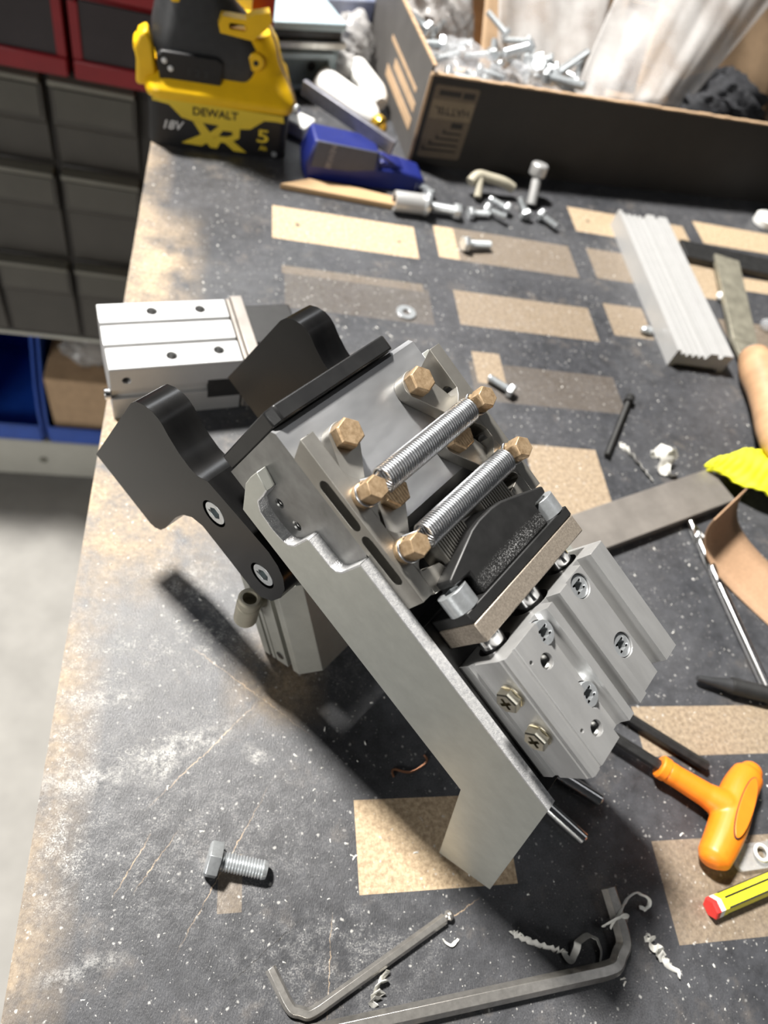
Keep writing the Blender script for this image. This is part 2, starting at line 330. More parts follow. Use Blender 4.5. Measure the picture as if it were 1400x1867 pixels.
class MB:
    def __init__(s): s.v = []; s.f = []
    def add(s, vs, fs):
        k = len(s.v); s.v += [tuple(x) for x in vs]; s.f += [tuple(i + k for i in f) for f in fs]; return s
    def box(s, x0, x1, y0, y1, z0, z1):
        return s.add([(x, y, z) for x in (x0, x1) for y in (y0, y1) for z in (z0, z1)],
                     [(0, 1, 3, 2), (4, 6, 7, 5), (0, 4, 5, 1), (2, 3, 7, 6), (0, 2, 6, 4), (1, 5, 7, 3)])
    def prism(s, outer, c0, c1, holes=(), pl=XY):
        loops = [list(outer)] + [list(h) for h in holes]
        flat = [p for L in loops for p in L]; n = len(flat)
        vs = [pl(a, b, c0) for a, b in flat] + [pl(a, b, c1) for a, b in flat]
        if holes or len(outer) > 4:
            tr = tessellate_polygon([[Vector((a, b, 0)) for a, b in L] for L in loops])
            fs = [tuple(t) for t in tr] + [tuple(i + n for i in reversed(t)) for t in tr]
        else: fs = [tuple(range(n)), tuple(range(2 * n - 1, n - 1, -1))]
        k = 0
        for L in loops:
            m = len(L)
            for i in range(m): a, b = k + i, k + (i + 1) % m; fs.append((a, b, b + n, a + n))
            k += m
        return s.add(vs, fs)
    def lathe(s, prof, p0=(0, 0, 0), ax=(0, 0, 1), n=24, a0=0.0, cap=False):
        p0 = Vector(p0); ax = Vector(ax).normalized(); e, f = perp(ax)
        vs = []; fs = []; m = len(prof)
        for r, h in prof:
            for i in range(n):
                q = a0 + 2 * PI * i / n; vs.append(p0 + ax * h + (e * math.cos(q) + f * math.sin(q)) * r)
        for j in range(m - 1):
            for i in range(n): a, b = j * n + i, j * n + (i + 1) % n; fs.append((a, b, b + n, a + n))
        if cap: fs += [tuple(range(n - 1, -1, -1)), tuple(range((m - 1) * n, m * n))]
        return s.add(vs, fs)
    def cyl(s, p0, p1, r, r1=None, n=24):
        d = Vector(p1) - Vector(p0)
        return s.lathe([(r, 0), (r if r1 is None else r1, d.length)], p0, d, n, cap=True)
    def tube(s, path, r, n=8, closed=False, a0=0.0, up=None, sx=1.0, sy=1.0):
        P = [Vector(p) for p in path]; m = len(P); vs = []; fs = []
        rr = r if isinstance(r, (list, tuple)) else [r] * m
        T = []
        for i in range(m):
            a = P[(i - 1) % m] if (closed or i) else P[0]; b = P[(i + 1) % m] if (closed or i < m - 1) else P[-1]
            T.append((b - a).normalized())
        e = perp(T[0])[0] if up is None else (Vector(up) - T[0] * T[0].dot(Vector(up))).normalized()
        for i in range(m):
            e = (e - T[i] * e.dot(T[i])).normalized(); f = T[i].cross(e)
            for j in range(n):
                q = a0 + 2 * PI * j / n; vs.append(P[i] + e * (rr[i] * sx * math.cos(q)) + f * (rr[i] * sy * math.sin(q)))
        for i in range(m if closed else m - 1):
            k = (i + 1) % m
            for j in range(n): a, b = i * n + j, i * n + (j + 1) % n; c, d = k * n + j, k * n + (j + 1) % n; fs.append((a, b, d, c))
        if not closed: fs += [tuple(range(n - 1, -1, -1)), tuple(range((m - 1) * n, m * n))]
        return s.add(vs, fs)
    def ball(s, c, rx, ry=None, rz=None, n=14, m=8):
        ry = ry or rx; rz = rz or rx; vs = []; fs = []
        for j in range(m + 1):
            q = -PI / 2 + PI * j / m
            for i in range(n): a = 2 * PI * i / n; vs.append((c[0] + rx * math.cos(q) * math.cos(a), c[1] + ry * math.cos(q) * math.sin(a), c[2] + rz * math.sin(q)))
        for j in range(m):
            for i in range(n): a, b = j * n + i, j * n + (i + 1) % n; fs.append((a, b, b + n, a + n))
        return s.add(vs, fs)
    def grid(s, fn, nu, nv, closed_u=False):
        vs = [fn(i / (nu if closed_u else nu - 1), j / (nv - 1)) for j in range(nv) for i in range(nu)]; fs = []
        for j in range(nv - 1):
            for i in range(nu if closed_u else nu - 1): a, b = j * nu + i, j * nu + (i + 1) % nu; fs.append((a, b, b + nu, a + nu))
        return s.add(vs, fs)
    def move(s, M4):
        s.v = [tuple(M4 @ Vector(p)) for p in s.v]; return s

def build(name, mb, m, parent=None, bevel=0.0, seg=2, sharp=32, loc=None, rot=None, solid=0.0):
    me = bpy.data.meshes.new(name)
    me.from_pydata([(x * S, y * S, z * S) for x, y, z in mb.v], [], mb.f)
    b = bmesh.new(); b.from_mesh(me)
    bmesh.ops.remove_doubles(b, verts=b.verts, dist=1e-7)
    bad = [f for f in b.faces if f.calc_area() < 1e-16]
    if bad: bmesh.ops.delete(b, geom=bad, context='FACES_ONLY')
    bmesh.ops.recalc_face_normals(b, faces=b.faces)
    for f in b.faces: f.smooth = True
    lim = math.radians(sharp)
    for e in b.edges:
        if len(e.link_faces) == 2 and e.calc_face_angle(0) > lim: e.smooth = False
    b.to_mesh(me); b.free()
    me.materials.append(m if not isinstance(m, str) else M[m])
    o = bpy.data.objects.new(name, me); COL.objects.link(o)
    if parent: o.parent = parent
    if loc: o.location = [c * S for c in loc]
    if rot: o.rotation_euler = rot
    if solid:
        q = o.modifiers.new('thick', 'SOLIDIFY'); q.thickness = solid * S; q.offset = 0
    if bevel:
        q = o.modifiers.new('edge', 'BEVEL'); q.width = bevel * S; q.segments = seg; q.limit_method = 'ANGLE'; q.angle_limit = math.radians(38)
        q.harden_normals = False
    return o
def bake(o):
    """replace the mesh by its evaluated shape (modifiers applied)"""
    bpy.context.view_layer.update()
    dg = bpy.context.evaluated_depsgraph_get()
    me = bpy.data.meshes.new_from_object(o.evaluated_get(dg)); o.modifiers.clear(); o.data = me
    return o
def cut(o, mbs):
    """drill the given solids (in the object's own frame) out of it"""
    tmp = []
    for mb in mbs:
        c = build('cutter', mb, 'black', o.parent); tmp.append(c); c.location = o.location; c.rotation_euler = o.rotation_euler
        q = o.modifiers.new('b', 'BOOLEAN'); q.object = c; q.operation = 'DIFFERENCE'; q.solver = 'EXACT'
    bake(o)
    for c in tmp: bpy.data.objects.remove(c)
    me = o.data; b = bmesh.new(); b.from_mesh(me)
    for e in b.edges: e.smooth = not (len(e.link_faces) == 2 and e.calc_face_angle(0) > math.radians(32))
    for f in b.faces: f.smooth = True
    b.to_mesh(me); b.free()
    return o
def tag(o, label, cat, group=None, kind=None):
    o['label'] = label
    if cat: o['category'] = cat
    if group: o['group'] = group
    if kind: o['kind'] = kind
    return o
def thing(name, label, cat, loc=(0, 0, 0), rotz=0.0, group=None, mtx=None):
    o = bpy.data.objects.new(name, None); COL.objects.link(o); o.empty_display_size = .01
    if mtx is not None: o.matrix_world = mtx
    else: o.location = [c * S for c in loc]; o.rotation_euler = (0, 0, rotz)
    return tag(o, label, cat, group)
def text(name, body, parent, loc, rot, size, m, ext=.15, shear=0, align='CENTER', sx=1.0):
    c = bpy.data.curves.new(name, 'FONT'); c.body = body; c.size = size * S; c.extrude = ext * S; c.align_x = align; c.align_y = 'CENTER'; c.shear = shear
    c.offset = 0.012 * size * S
    c.materials.append(M[m]); o = bpy.data.objects.new(name, c); COL.objects.link(o); o.parent = parent
    o.location = [q * S for q in loc]; o.rotation_euler = rot; o.scale = (sx, 1, 1)
    bpy.context.view_layer.update()
    me = bpy.data.meshes.new_from_object(o.evaluated_get(bpy.context.evaluated_depsgraph_get()))
    k = bpy.data.objects.new(name, me); COL.objects.link(k); k.parent = parent
    k.location = o.location; k.rotation_euler = o.rotation_euler; k.scale = o.scale
    bpy.data.objects.remove(o); k.name = name
    return k

# ------------------------------------------------------------------ fasteners
def thread_prof(r, length, pitch, depth=.55):
    P = [(0, 0), (r - depth, 0)]; k = 0.0
    while k < length - pitch: P += [(r - depth, k + pitch * .15), (r, k + pitch * .55)]; k += pitch
    P += [(r - depth, length), (0, length)]
    return P
def hex_prof(af): return af / math.sqrt(3)
def hexhead(mb, p, ax, af, h, a0=0.0):
    r = hex_prof(af)
    mb.lathe([(0, 0), (r * .97, 0), (r, h * .06), (r, h * .86), (r * .90, h), (0, h)], p, ax, 6, a0); return mb
def socket_head(parent, p, ax, r, h, af, m='zinc', name='cap_screw', depth=.6, inner='socket'):
    """cap screw head: ring with a hexagonal well, bottom of the well as a sub-part colour"""
    ax = Vector(ax).normalized(); e, f = perp(ax); M4 = Matrix.Identity(4)
    for i in range(3): M4[i][0] = e[i]; M4[i][1] = f[i]; M4[i][2] = ax[i]; M4[i][3] = p[i]
    mb = MB().prism(circle(0, 0, r, 28), 0, h, [circle(0, 0, af / math.sqrt(3), 6)]).move(M4)
    o = build(name, mb, m, parent, bevel=min(.5, h * .12), seg=2)
    w = MB().prism(circle(0, 0, af / math.sqrt(3) * 1.01, 6), 0, h * (1 - depth)).move(M4)
    build('socket', w, inner, o)
    return o
def hex_bolt(name, label, cat, p, d, af, hh, r, L, m='zinc', pitch=1.25, group=None, roll=0.0, nut=0):
    """p: middle of the head's outer face, d: direction from head to tip"""
    d = Vector(d).normalized(); p = Vector(p); e, f = perp(d); M4 = Matrix.Identity(4)
    for i in range(3): M4[i][0] = e[i] * S * 1000; M4[i][1] = f[i] * S * 1000; M4[i][2] = d[i] * S * 1000; M4[i][3] = p[i] * S
    t = thing(name, label, cat, group=group, mtx=M4)
    hd = MB(); hexhead(hd, (0, 0, hh), (0, 0, -1), af, hh, roll); build('head', hd, m, t, bevel=.15)
    build('threaded_shank', MB().lathe(thread_prof(r, L, pitch), (0, 0, hh), (0, 0, 1), 18), m, t, sharp=60)
    if nut:
        nb = MB(); hexhead(nb, (0, 0, hh + nut), (0, 0, 1), af, hh * 1.1, roll + .2); build('nut', nb, m, t, bevel=.15)
    return t

# ================================================================== SETTING
def struct(name, mb, m, **k):
    o = build(name, mb, m, **k); o['kind'] = 'structure'; return o
struct('floor', MB().box(-3500, 3600, -2800, 4200, -1000, -900), 'concrete')
struct('wall_back', MB().box(-3500, 3600, 4200, 4260, -900, 2600), 'plaster')

bench = thing('workbench', 'workbench with worn black coated top, pale bare rectangles and rubbed left edge', 'workbench', (0, 0, -900))
RECT = [(94, 504, 118, 42, 1), (180, 511, 18, 42, 1), (236, 511, 124, 44, .30), (376, 578, 126, 38, .85), (520, 592, 130, 36, 1),
        (337, 514, 42, 42, .35), (236, 430, 118, 40, .42), (330, 440, 37, 39, .45), (192, 366, 22, 32, .55), (434, 512, 34, 50, .75),
        (498, 517, 60, 20, .9), (97, 447, 110, 9, .22), (109, 51.5, 74, 39, 1), (256, 24, 72, 44, .42), (280, 100, 100, 27, .6),
        (232, 265, 54, 62, .62), (100, 425, 112, 40, .10), (376, 505, 30, 40, .25), (236, 352, 118, 38, .12), (470, 440, 90, 40, .3), (17, 40, 10, 22, .25), (470, 365, 90, 40, .25)]
def soft(x, y, z): 
    cx, cy, w_, h_, rot = z; c_, s_ = math.cos(rot), math.sin(rot); dx, dy = x - cx, y - cy
    a = abs(c_ * dx + s_ * dy) / (w_ / 2); b = abs(-s_ * dx + c_ * dy) / (h_ / 2)
    f_ = lambda t: max(0.0, min(1.0, (1 - t) / .8)); return f_(a) * f_(b)
ZW = [(36, 130, 56, 56, 0), (-40, 250, 70, 200, 0), (-40, 420, 60, 180, 0), (-25, 215, 90, 90, .2)]
ZC = [(-20, 95, 95, 34, .35), (-38, 140, 55, 60, 0), (-5, 150, 80, 50, .3), (-50, 60, 30, 70, 0), (-10, 185, 60, 40, 0), (-52, 110, 26, 180, 0)]
ZC2 = [(0, 60, 150, 90, 0), (60, 140, 60, 50, 0), (60, 10, 120, 50, 0)]
ZS = [(-9, 96, 67, 13, .37), (-13, 90, 28, 12, .96), (-40, 120, 41, 10, .1), (27, 93, 16, 7, -.4), (-38, 14, 34, 5, .12), (-45, 84, 50, 12, .1)]
def lines(a, b, step, extra):
    L_ = set(extra); x = a
    while x < b: L_.add(round(x, 2)); x += step
    return L_
gx = sorted({-63.0, 1100.0} | lines(-60, 70, 4, []) | lines(70, 620, 22, [r[0] + q * r[2] / 2 for r in RECT for q in (-1, 1)]) | {700.0, 850.0})
gy = sorted({-500.0, -200.0, 1300.0, 950.0} | lines(-60, 220, 4, []) | lines(220, 640, 14, [r[1] + q * r[3] / 2 for r in RECT for q in (-1, 1)]) | {700.0, 800.0})
mbT = MB(); nx_, ny_ = len(gx), len(gy)
mbT.add([(x, y, 0) for y in gy for x in gx], [(j * nx_ + i, j * nx_ + i + 1, (j + 1) * nx_ + i + 1, (j + 1) * nx_ + i) for j in range(ny_ - 1) for i in range(nx_ - 1)])
mbT.add([(-63, -500, 0), (1100, -500, 0), (1100, 1300, 0), (-63, 1300, 0), (-63, -500, -28), (1100, -500, -28), (1100, 1300, -28), (-63, 1300, -28)], [(0, 4, 5, 1), (1, 5, 6, 2), (2, 6, 7, 3), (3, 7, 4, 0), (4, 7, 6, 5)])
top = build('table_top', mbT, 'table', bench, loc=(0, 0, 900))
wm = top.data.color_attributes.new('wear_map', 'FLOAT_COLOR', 'CORNER')
zc = [(max(soft(v.co.x * 1000, v.co.y * 1000, z) for z in ZW), max(max(soft(v.co.x * 1000, v.co.y * 1000, z) for z in ZC) * .85, .30 * max(soft(v.co.x * 1000, v.co.y * 1000, z) for z in ZC2)), max(soft(v.co.x * 1000, v.co.y * 1000, z) for z in ZS)) for v in top.data.vertices]
for pg in top.data.polygons:
    px_, py_ = pg.center.x * 1000, pg.center.y * 1000
    st = max([q[4] for q in RECT if abs(px_ - q[0]) < q[2] / 2 and abs(py_ - q[1]) < q[3] / 2] + [0.0]) if pg.normal.z > .5 else 0.0
    for li in pg.loop_indices:
        w_, c_, s_ = zc[top.data.loops[li].vertex_index]; wm.data[li].color = (st, w_, c_, s_)
build('edge_core', MB().box(-61.5, 1098, -498, 1298, -46, -28), 'benchedge', bench, loc=(0, 0, 900))
for x in (0, 1000):
    for y in (-430, 1210): build('leg', MB().box(x, x + 60, y, y + 60, 0, 854), 'darkmetal', bench, bevel=2)
build('rail', MB().box(60, 1000, 1230, 1260, 780, 854), 'darkmetal', bench)
build('rail', MB().box(60, 1000, -410, -380, 780, 854), 'darkmetal', bench)

# ================================================================== THE CLAMP (main subject)
TI, YA = math.radians(22.5), math.radians(44.5)
wv = Vector((math.cos(YA), math.sin(YA), 0)); hv = Vector((math.sin(YA), -math.cos(YA), 0)); zv = Vector((0, 0, 1))
uv = math.cos(TI) * hv - math.sin(TI) * zv; vv = math.sin(TI) * hv + math.cos(TI) * zv
MA = Matrix.Identity(4)
for i in range(3): MA[i][0] = uv[i]; MA[i][1] = wv[i]; MA[i][2] = vv[i]
MA[0][3], MA[1][3], MA[2][3] = .11008, .04670, .0
clamp = thing('gripper_assembly', 'large grey and black machined gripper with two springs, propped on its foot mid-bench', 'gripper', mtx=MA)
W = 79.5                       # overall width; things mirror about W/2
# --- side plates (outline in length x height)
cheek = [(-176.6, 59.3), (-42.2, 59.3), (0, 0), (17.8, 20.8), (-36.1, 103), (-139.6, 103), (-139.8, 90), (-140.9, 87.2), (-143.2, 86), (-149, 85.8), (-154.6, 85.6), (-155.4, 84.6),
         (-155.6, 74), (-157, 70.8), (-160, 69.4), (-165, 68.6), (-172, 69.6), (-175.4, 73), (-175.8, 79), (-176.4, 83), (-183.2, 85.4), (-183.4, 79.6), (-182.9, 74)]
sp = build('side_plate', MB().prism(cheek, 0, 4.2, pl=XZ), 'cheek', clamp, bevel=.25)
# bright freshly milled walls of the cut-out: thin chamfer strips following the stepped edge
edge = cheek[4:20]
mbE = MB()
for (a, b), (c, d) in zip(edge[:-1], edge[1:]):
    n = Vector((d - b, -(c - a))); n.normalize(); k = .18
    if (Vector((a, b)) - Vector((c, d))).length > .3:
        mbE.add([(a + n.x * k, -.02, b + n.y * k), (c + n.x * k, -.02, d + n.y * k), (c + n.x * k, 4.25, d + n.y * k), (a + n.x * k, 4.25, b + n.y * k),
                 (a - n.x * .45, -.04, b - n.y * .45), (c - n.x * .45, -.04, d - n.y * .45)], [(0, 1, 2, 3), (4, 5, 1, 0)])
build('milled_edge', mbE, 'raw', sp)
cheek2 = [(-176.6, 59.3), (-42.2, 59.3), (0, 0), (17.8, 20.8), (-36.1, 103), (-183, 103), (-183, 74)]
build('side_plate', MB().prism(cheek2, W - 4.2, W, pl=XZ), 'cheek', clamp, bevel=.25)
# --- body block behind the cut-out
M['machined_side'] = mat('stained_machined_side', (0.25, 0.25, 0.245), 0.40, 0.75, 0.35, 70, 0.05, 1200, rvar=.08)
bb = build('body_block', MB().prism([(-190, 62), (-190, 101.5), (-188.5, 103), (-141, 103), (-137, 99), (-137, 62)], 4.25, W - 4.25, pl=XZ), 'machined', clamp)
hp = [(-170.4, 76.8), (-160.6, 76.9)]
cut(bb, [MB().cyl((a, 0, b), (a, 14, b), 2.1, n=18) for a, b in hp] + [MB().cyl((-180.5, 13.6, 100.5), (-180.5, 13.6, 106), 2.2, n=16)])
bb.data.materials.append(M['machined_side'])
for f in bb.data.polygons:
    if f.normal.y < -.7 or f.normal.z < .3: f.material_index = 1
for a, b in hp:
    P = []
    for k in range(9): P += [(2.1, 4.3 + k * .9), (1.65, 4.75 + k * .9)]
    build('threaded_hole', MB().lathe(P, (a, 0, b), (0, 1, 0), 18), 'thread', bb, sharp=50)
# --- black mounting plate on the rear end
build('mounting_plate', MB().prism([(5.2, 62), (5.2, 103), (8, 106), (62, 106), (64.5, 103.5), (64.5, 62)], -196.2, -190.3, pl=YZ), 'blackano', clamp, bevel=.6)
# --- black arms
arm_poly = [(-238.2, -27.7), (-234.3, 38.5), (-232.8, 43.5), (-229.5, 47), (-225.5, 49.3), (-222, 49.8), (-218.8, 49.2), (-214.7, 47.4), (-207.8, 45.4), (-201.4, 44.9), (-197, 46), (-192.8, 50.2), (-185, 51.2),
            (-158.6, 54.4), (-152, 53.2), (-147.0, 50.3), (-142.9, 45), (-140.5, 37), (-140.8, 28), (-144.2, 21.6), (-150.2, 19.3), (-170.9, 19.6), (-181.8, 19.5), (-187.4, 16.2), (-190.8, 10), (-192.2, 1), (-192.2, -16.7), (-193.1, -23.1), (-195.7, -27), (-199, -28.5)]
for w0 in (0.0, 79.7):
    ar = build('arm', MB().prism(arm_poly, w0, w0 + 14.8, pl=XZ), 'blackface', clamp)
    hs = [(-182.4, 36.2), (-151.8, 36.1)]
    cut(ar, [MB().cyl((a, w0 - 3, b), (a, w0 + 6.5, b), 6.3, n=32) for a, b in hs])
    q = ar.modifiers.new('edge', 'BEVEL'); q.width = .45 * S; q.segments = 2; q.limit_method = 'ANGLE'; q.angle_limit = math.radians(50)
    if w0 == 0:
        for a, b in hs: socket_head(ar, (a, w0 + 6.4, b), (0, -1, 0), 5.3, 6.0, 5, 'zinc')

# --- jaws: slotted bar + bosses + teardrop lugs, near one and its mirror
def jaw(mir):
    f = (lambda w: W - w) if mir else (lambda w: w)
    fy = lambda poly: [(a, f(b)) for a, b in poly]
    mb = MB().prism([(-178.8, 103.05), (-118.2, 103.05), (-119, 113), (-182, 113)], f(4.0), f(9.6), [stadium(-165.6, 107.9, -151.2, 108.2, 2.6), stadium(-143.8, 108.0, -129.6, 108.3, 2.6)], pl=XZ)
    for c in (-156.8, -135.2):
        mb.prism(fy([(c - 9, 9.5), (c - 6.5, 11), (c - 4.2, 13.6), (c - 1.5, 14.9), (c + 2, 14.9), (c + 4.6, 13.3), (c + 7, 10.8), (c + 10, 9.5)]), 103.05, 113)
    mb.prism(fy([(-129, 9.5), (-126.5, 11), (-125.6, 14.5), (-124.6, 18), (-121, 19.5), (-117.2, 15.5), (-118.2, 9.5)]), 103.05, 113)
    o = build('jaw', mb, 'jaw', clamp, bevel=.3)
    for c, w in ((-175, 20.7), (-151, 21.3)):
        h = hull(circle(c, f(w), 5.6, 24) + [(c + 14, f(9.4)), (c + 26, f(9.4)), (c + 20, f(12))])
        build('lug', MB().prism(h, 103.05, 109), 'jaw', o, bevel=.35)
    return o
for mir in (False, True):
    j = jaw(mir); f = (lambda w: W - w) if mir else (lambda w: w)
    for c, w, a in ((-175, 20.7, .25), (-151, 21.3, .05)):
        mb = MB(); hexhead(mb, (c, f(w), 109), (0, 0, 1), 9.0, 4.8, a); mb.cyl((c, f(w), 104), (c, f(w), 109), 3)
        build('hex_bolt', mb, 'brass', clamp, bevel=.15)
    for c in (-156.8, -135.2):
        mb = MB().lathe([(0, 113), (3.9, 113), (4.1, 113.4), (4.1, 115.2), (3.6, 115.5), (3.3, 115.7), (3.3, 117.4), (0, 117.4)], (c, f(9.7), 0), (0, 0, 1), 24)
        po = build('spring_post', mb, 'brass', clamp)
        mb = MB(); hexhead(mb, (c, f(9.7), 117.2), (0, 0, 1), 7.3, 5.8, .35 if mir else .1); build('hex_head', mb, 'brass', po, bevel=.15)
# --- two tension springs between the posts
for c in (-156.9, -135.2):
    turns, n, R_, z0 = 43, 16, 4.2, 118.0
    y0, y1 = 16.0, W - 16.0
    path = [(c + R_ * math.cos(2 * PI * i / n), y0 + (y1 - y0) * i / (turns * n), z0 + R_ * math.sin(2 * PI * i / n)) for i in range(turns * n + 1)]
    so = build('tension_spring', MB().tube(path, .44, 8), 'spring', clamp, sharp=80)
    for yy, sg in ((9.7, 1), (W - 9.7, -1)):
        loop = [(c + 4.2 * math.sin(q), yy - sg * 4.2 * math.cos(q), 116.2 + .5 * math.cos(q * .5)) for q in [i * 1.75 * PI / 22 - .3 * PI for i in range(23)]]
        loop += [(c - 2.5, yy + sg * 5.6, 117.2), (c - 3.2, yy + sg * 6.6, 119)]
        build('spring_hook', MB().tube(spline(loop, 2), .55, 6), 'spring', so, sharp=80)
# --- carriage: black wedge with flange, steel plate, screws, ribbed racks
wedge = [(-108.9, 19.8), (-117, 19.8), (-117.4, 12), (-120, 11.6), (-124.2, 23.7), (-126.6, 31), (-127.3, 36), (-127.3, 43.5), (-126.6, 48.5), (-124.2, 56), (-120, 68), (-117.4, 67.6), (-117, 59.7), (-108.9, 59.7)]
build('wedge_block', MB().prism(wedge, 101, 120.6), 'dusty', clamp, bevel=.7)
build('flange', MB().box(-109, -105.1, 9, 71, 98.5, 121.2), 'dusty', clamp, bevel=.4)
pl = build('steel_plate', MB().box(-105, -97.8, 9, 71, 98, 121.1), 'steel', clamp, bevel=.5)
for w_ in (12.9, 66.6):
    socket_head(clamp, (-109, w_, 116.2), (-1, 0, 0), 5.4, 7.2, 5, 'zinc', inner='zinc')
for a, b in ((19.6, 35), (44.5, 59.9)):
    mb = MB().box(-129.6, -122, a, b, 105, 114.2); k = a + .4
    while k < b - .5: mb.box(-130, -122, k, k + .62, 105.5, 115); k += 1.15
    build('ribbed_rack', mb, 'jaw', clamp)
for w_, r_ in ((17.5, 4.6), (39.75, 5.2), (62, 4.6)):
    build('guide_rod', MB().cyl((-98, w_, 111), (-84, w_, 111), r_, n=28), 'rod', clamp, bevel=.3)
build('cavity_shade_fill', MB().box(-136.8, -112, 5, 74.5, 62, 97.8), 'black', clamp)  # black solid painting the shade of the open cavity behind the body block
build('base_block', MB().box(-110, -38.5, 4.6, 74.9, 62, 101), 'darkmetal', clamp, bevel=.4)
# --- guided cylinder body: extruded section with grooves
sec = [(7, 101.2), (7, 106.6), (7.9, 107.4), (7.9, 109.4), (7, 110.2), (7, 122.4), (7.6, 122.8), (7.6, 124.2), (8.4, 125), (11.4, 125), (11.9, 124.4), (12.6, 124.4), (13.1, 125),
       (25.2, 125), (26.6, 120.4), (31, 120.2), (32.2, 121.4), (33, 124.8), (36.4, 124.8), (37.0, 118.6), (40.4, 118.6), (41.2, 124.8), (46.2, 124.8), (46.8, 123.6), (57.4, 123.6), (58.6, 118.8), (62.4, 118.4), (63.4, 124.6), (71.6, 124.6), (72.5, 123.6), (72.5, 101.2)]
gb = build('cylinder_body', MB().prism(sec, -91.5, -44, pl=YZ), 'extr', clamp)
scr = [(-86.0, 27.8), (-60.4, 27.4), (-86.6, 51.8), (-60.8, 51.8)]; th = [(-80.4, 20), (-52.8, 20)]; dm = [(-84.2, 14.7), (-56.6, 14.7)]
cuts = [MB().cyl((a, b, 117.5), (a, b, 130), 4.5, n=28) for a, b in scr] + [MB().cyl((a, b, 113), (a, b, 130), 2.7, n=22) for a, b in th] + [MB().cyl((a, b, 123.6), (a, b, 130), .75, n=10) for a, b in dm]
cuts += [MB().cyl((-93, w_, 111), (-86, w_, 111), r_, n=28) for w_, r_ in ((17.5, 6.2), (39.75, 7.4), (62, 6.2))]
cut(gb, cuts)
q = gb.modifiers.new('edge', 'BEVEL'); q.width = .25 * S; q.segments = 2; q.limit_method = 'ANGLE'; q.angle_limit = math.radians(40)
for a, b in scr: socket_head(gb, (a, b, 117.6), (0, 0, 1), 4.15, 5.2, 3.6, 'zinc', inner='thread', depth=.8)
for a, b in th:
    P = []
    for k in range(10): P += [(2.7, 114 + k * 1.0), (2.2, 114.5 + k * 1.0)]
    build('threaded_hole', MB().lathe(P, (a, b, 0), (0, 0, 1), 20), 'thread', gb, sharp=50)
for a, b in ((-78.5, 117.2), (-62.9, 116.8)):
    fl_ = build('flanged_screw', MB().cyl((a, 7.05, b), (a, 6.2, b), 4.4, n=28), 'nickel', gb, bevel=.15)
    mb = MB(); hexhead(mb, (a, 6.25, b), (0, -1, 0), 7.2, 3.4, .3)
    o = build('hex_head', mb, 'nickel', fl_)
    cut(o, [MB().prism([(a - 2.3, b - .6), (a - .6, b - .6), (a - .6, b - 2.3), (a + .6, b - 2.3), (a + .6, b - .6), (a + 2.3, b - .6), (a + 2.3, b + .6), (a + .6, b + .6), (a + .6, b + 2.3), (a - .6, b + 2.3), (a - .6, b + .6), (a - 2.3, b + .6)], 0, 4.6, pl=XZ)])
build('sensor_block', MB().box(-52, -39, 62, 76, 101, 110), 'black', clamp, bevel=.4)
# --- pneumatic cylinder hanging under the arms, end resting on the bench
al = math.radians(43.7); ax_a = Vector((math.cos(al), 0, -math.sin(al))); ax_e = Vector((math.sin(al), 0, math.cos(al)))
M4 = Matrix.Identity(4)
for i in range(3): M4[i][0] = ax_e[i]; M4[i][1] = (0, 1, 0)[i]; M4[i][2] = -ax_a[i]
M4[0][3], M4[1][3], M4[2][3] = -115.7, 0, -47.7
cs = [(0, 11.5), (4.5, 11.5), (4.5, 14), (6.3, 14), (6.3, 11.5), (8.5, 11.5), (8.5, 12.6), (9.3, 12.6), (9.3, 11.5), (17.5, 11.5), (17.5, 16), (21, 16), (21, 11.5), (25, 11.5), (27, 13.5), (33, 20), (33, 62), (30, 65), (0, 65)]
pc = build('pneumatic_cylinder', MB().prism(cs, 0, 60).move(M4), 'cyl', clamp, bevel=.3)
build('bore_screw', MB().cyl((14, 12.2, 7), (14, 11.0, 7), 2.4, n=20).move(M4), 'rod', pc)
build('tie_block', MB().box(-168, -137.5, 15.2, 64, 40, 61.8), 'darkmetal', clamp, bevel=.5)
build('tie_strut', MB().box(5, 30, 18, 60, 60.2, 82).move(M4), 'darkmetal', pc)
# elbow push-in fitting
fx, fz, fw = -141.5, -6.5, 3.0
mb = MB().lathe([(0, -9), (5.0, -9), (5.4, -8.4), (5.4, 4.6), (4.9, 5), (4.9, 6), (5.2, 6.2), (5.2, 9.4), (4.4, 10), (3.2, 10), (3.0, 5.2), (0, 5.2)], (fx, fw, fz), (-math.sin(TI) * 1, .05, math.cos(TI)), 28)
fo = build('push_in_fitting', mb, 'fitting', clamp, bevel=.15)
build('release_collar', MB().tube([(fx, fw + 3, fz + 1), (fx, fw + 9, fz + .5), (fx + 2, 12.4, fz - 3)], 3.6, 14), 'fitting', fo)

# two ground pins lying on the bench in the gripper's shadow
for (a, b), lab in ((((150, 80.5), (182.5, 48.1)), 'chrome dowel pin poking out of the shadow nearest the gripper foot'), (((158, 91), (196.1, 65.1)), 'chrome dowel pin poking out under the ribbed cylinder body, farther from the foot')):
    d = Vector((b[0] - a[0], b[1] - a[1], 0)); L = d.length
    o = build('dowel_pin', MB().lathe([(0, 0), (2.6, 0), (3.2, .6), (3.2, L - .7), (2.6, L), (0, L)], (0, 0, 3.2), (1, 0, 0), 24), 'rod', loc=(a[0], a[1], 0), rot=(0, 0, math.atan2(d.y, d.x)))
    tag(o, lab, 'pin', 'dowel pins under the gripper')

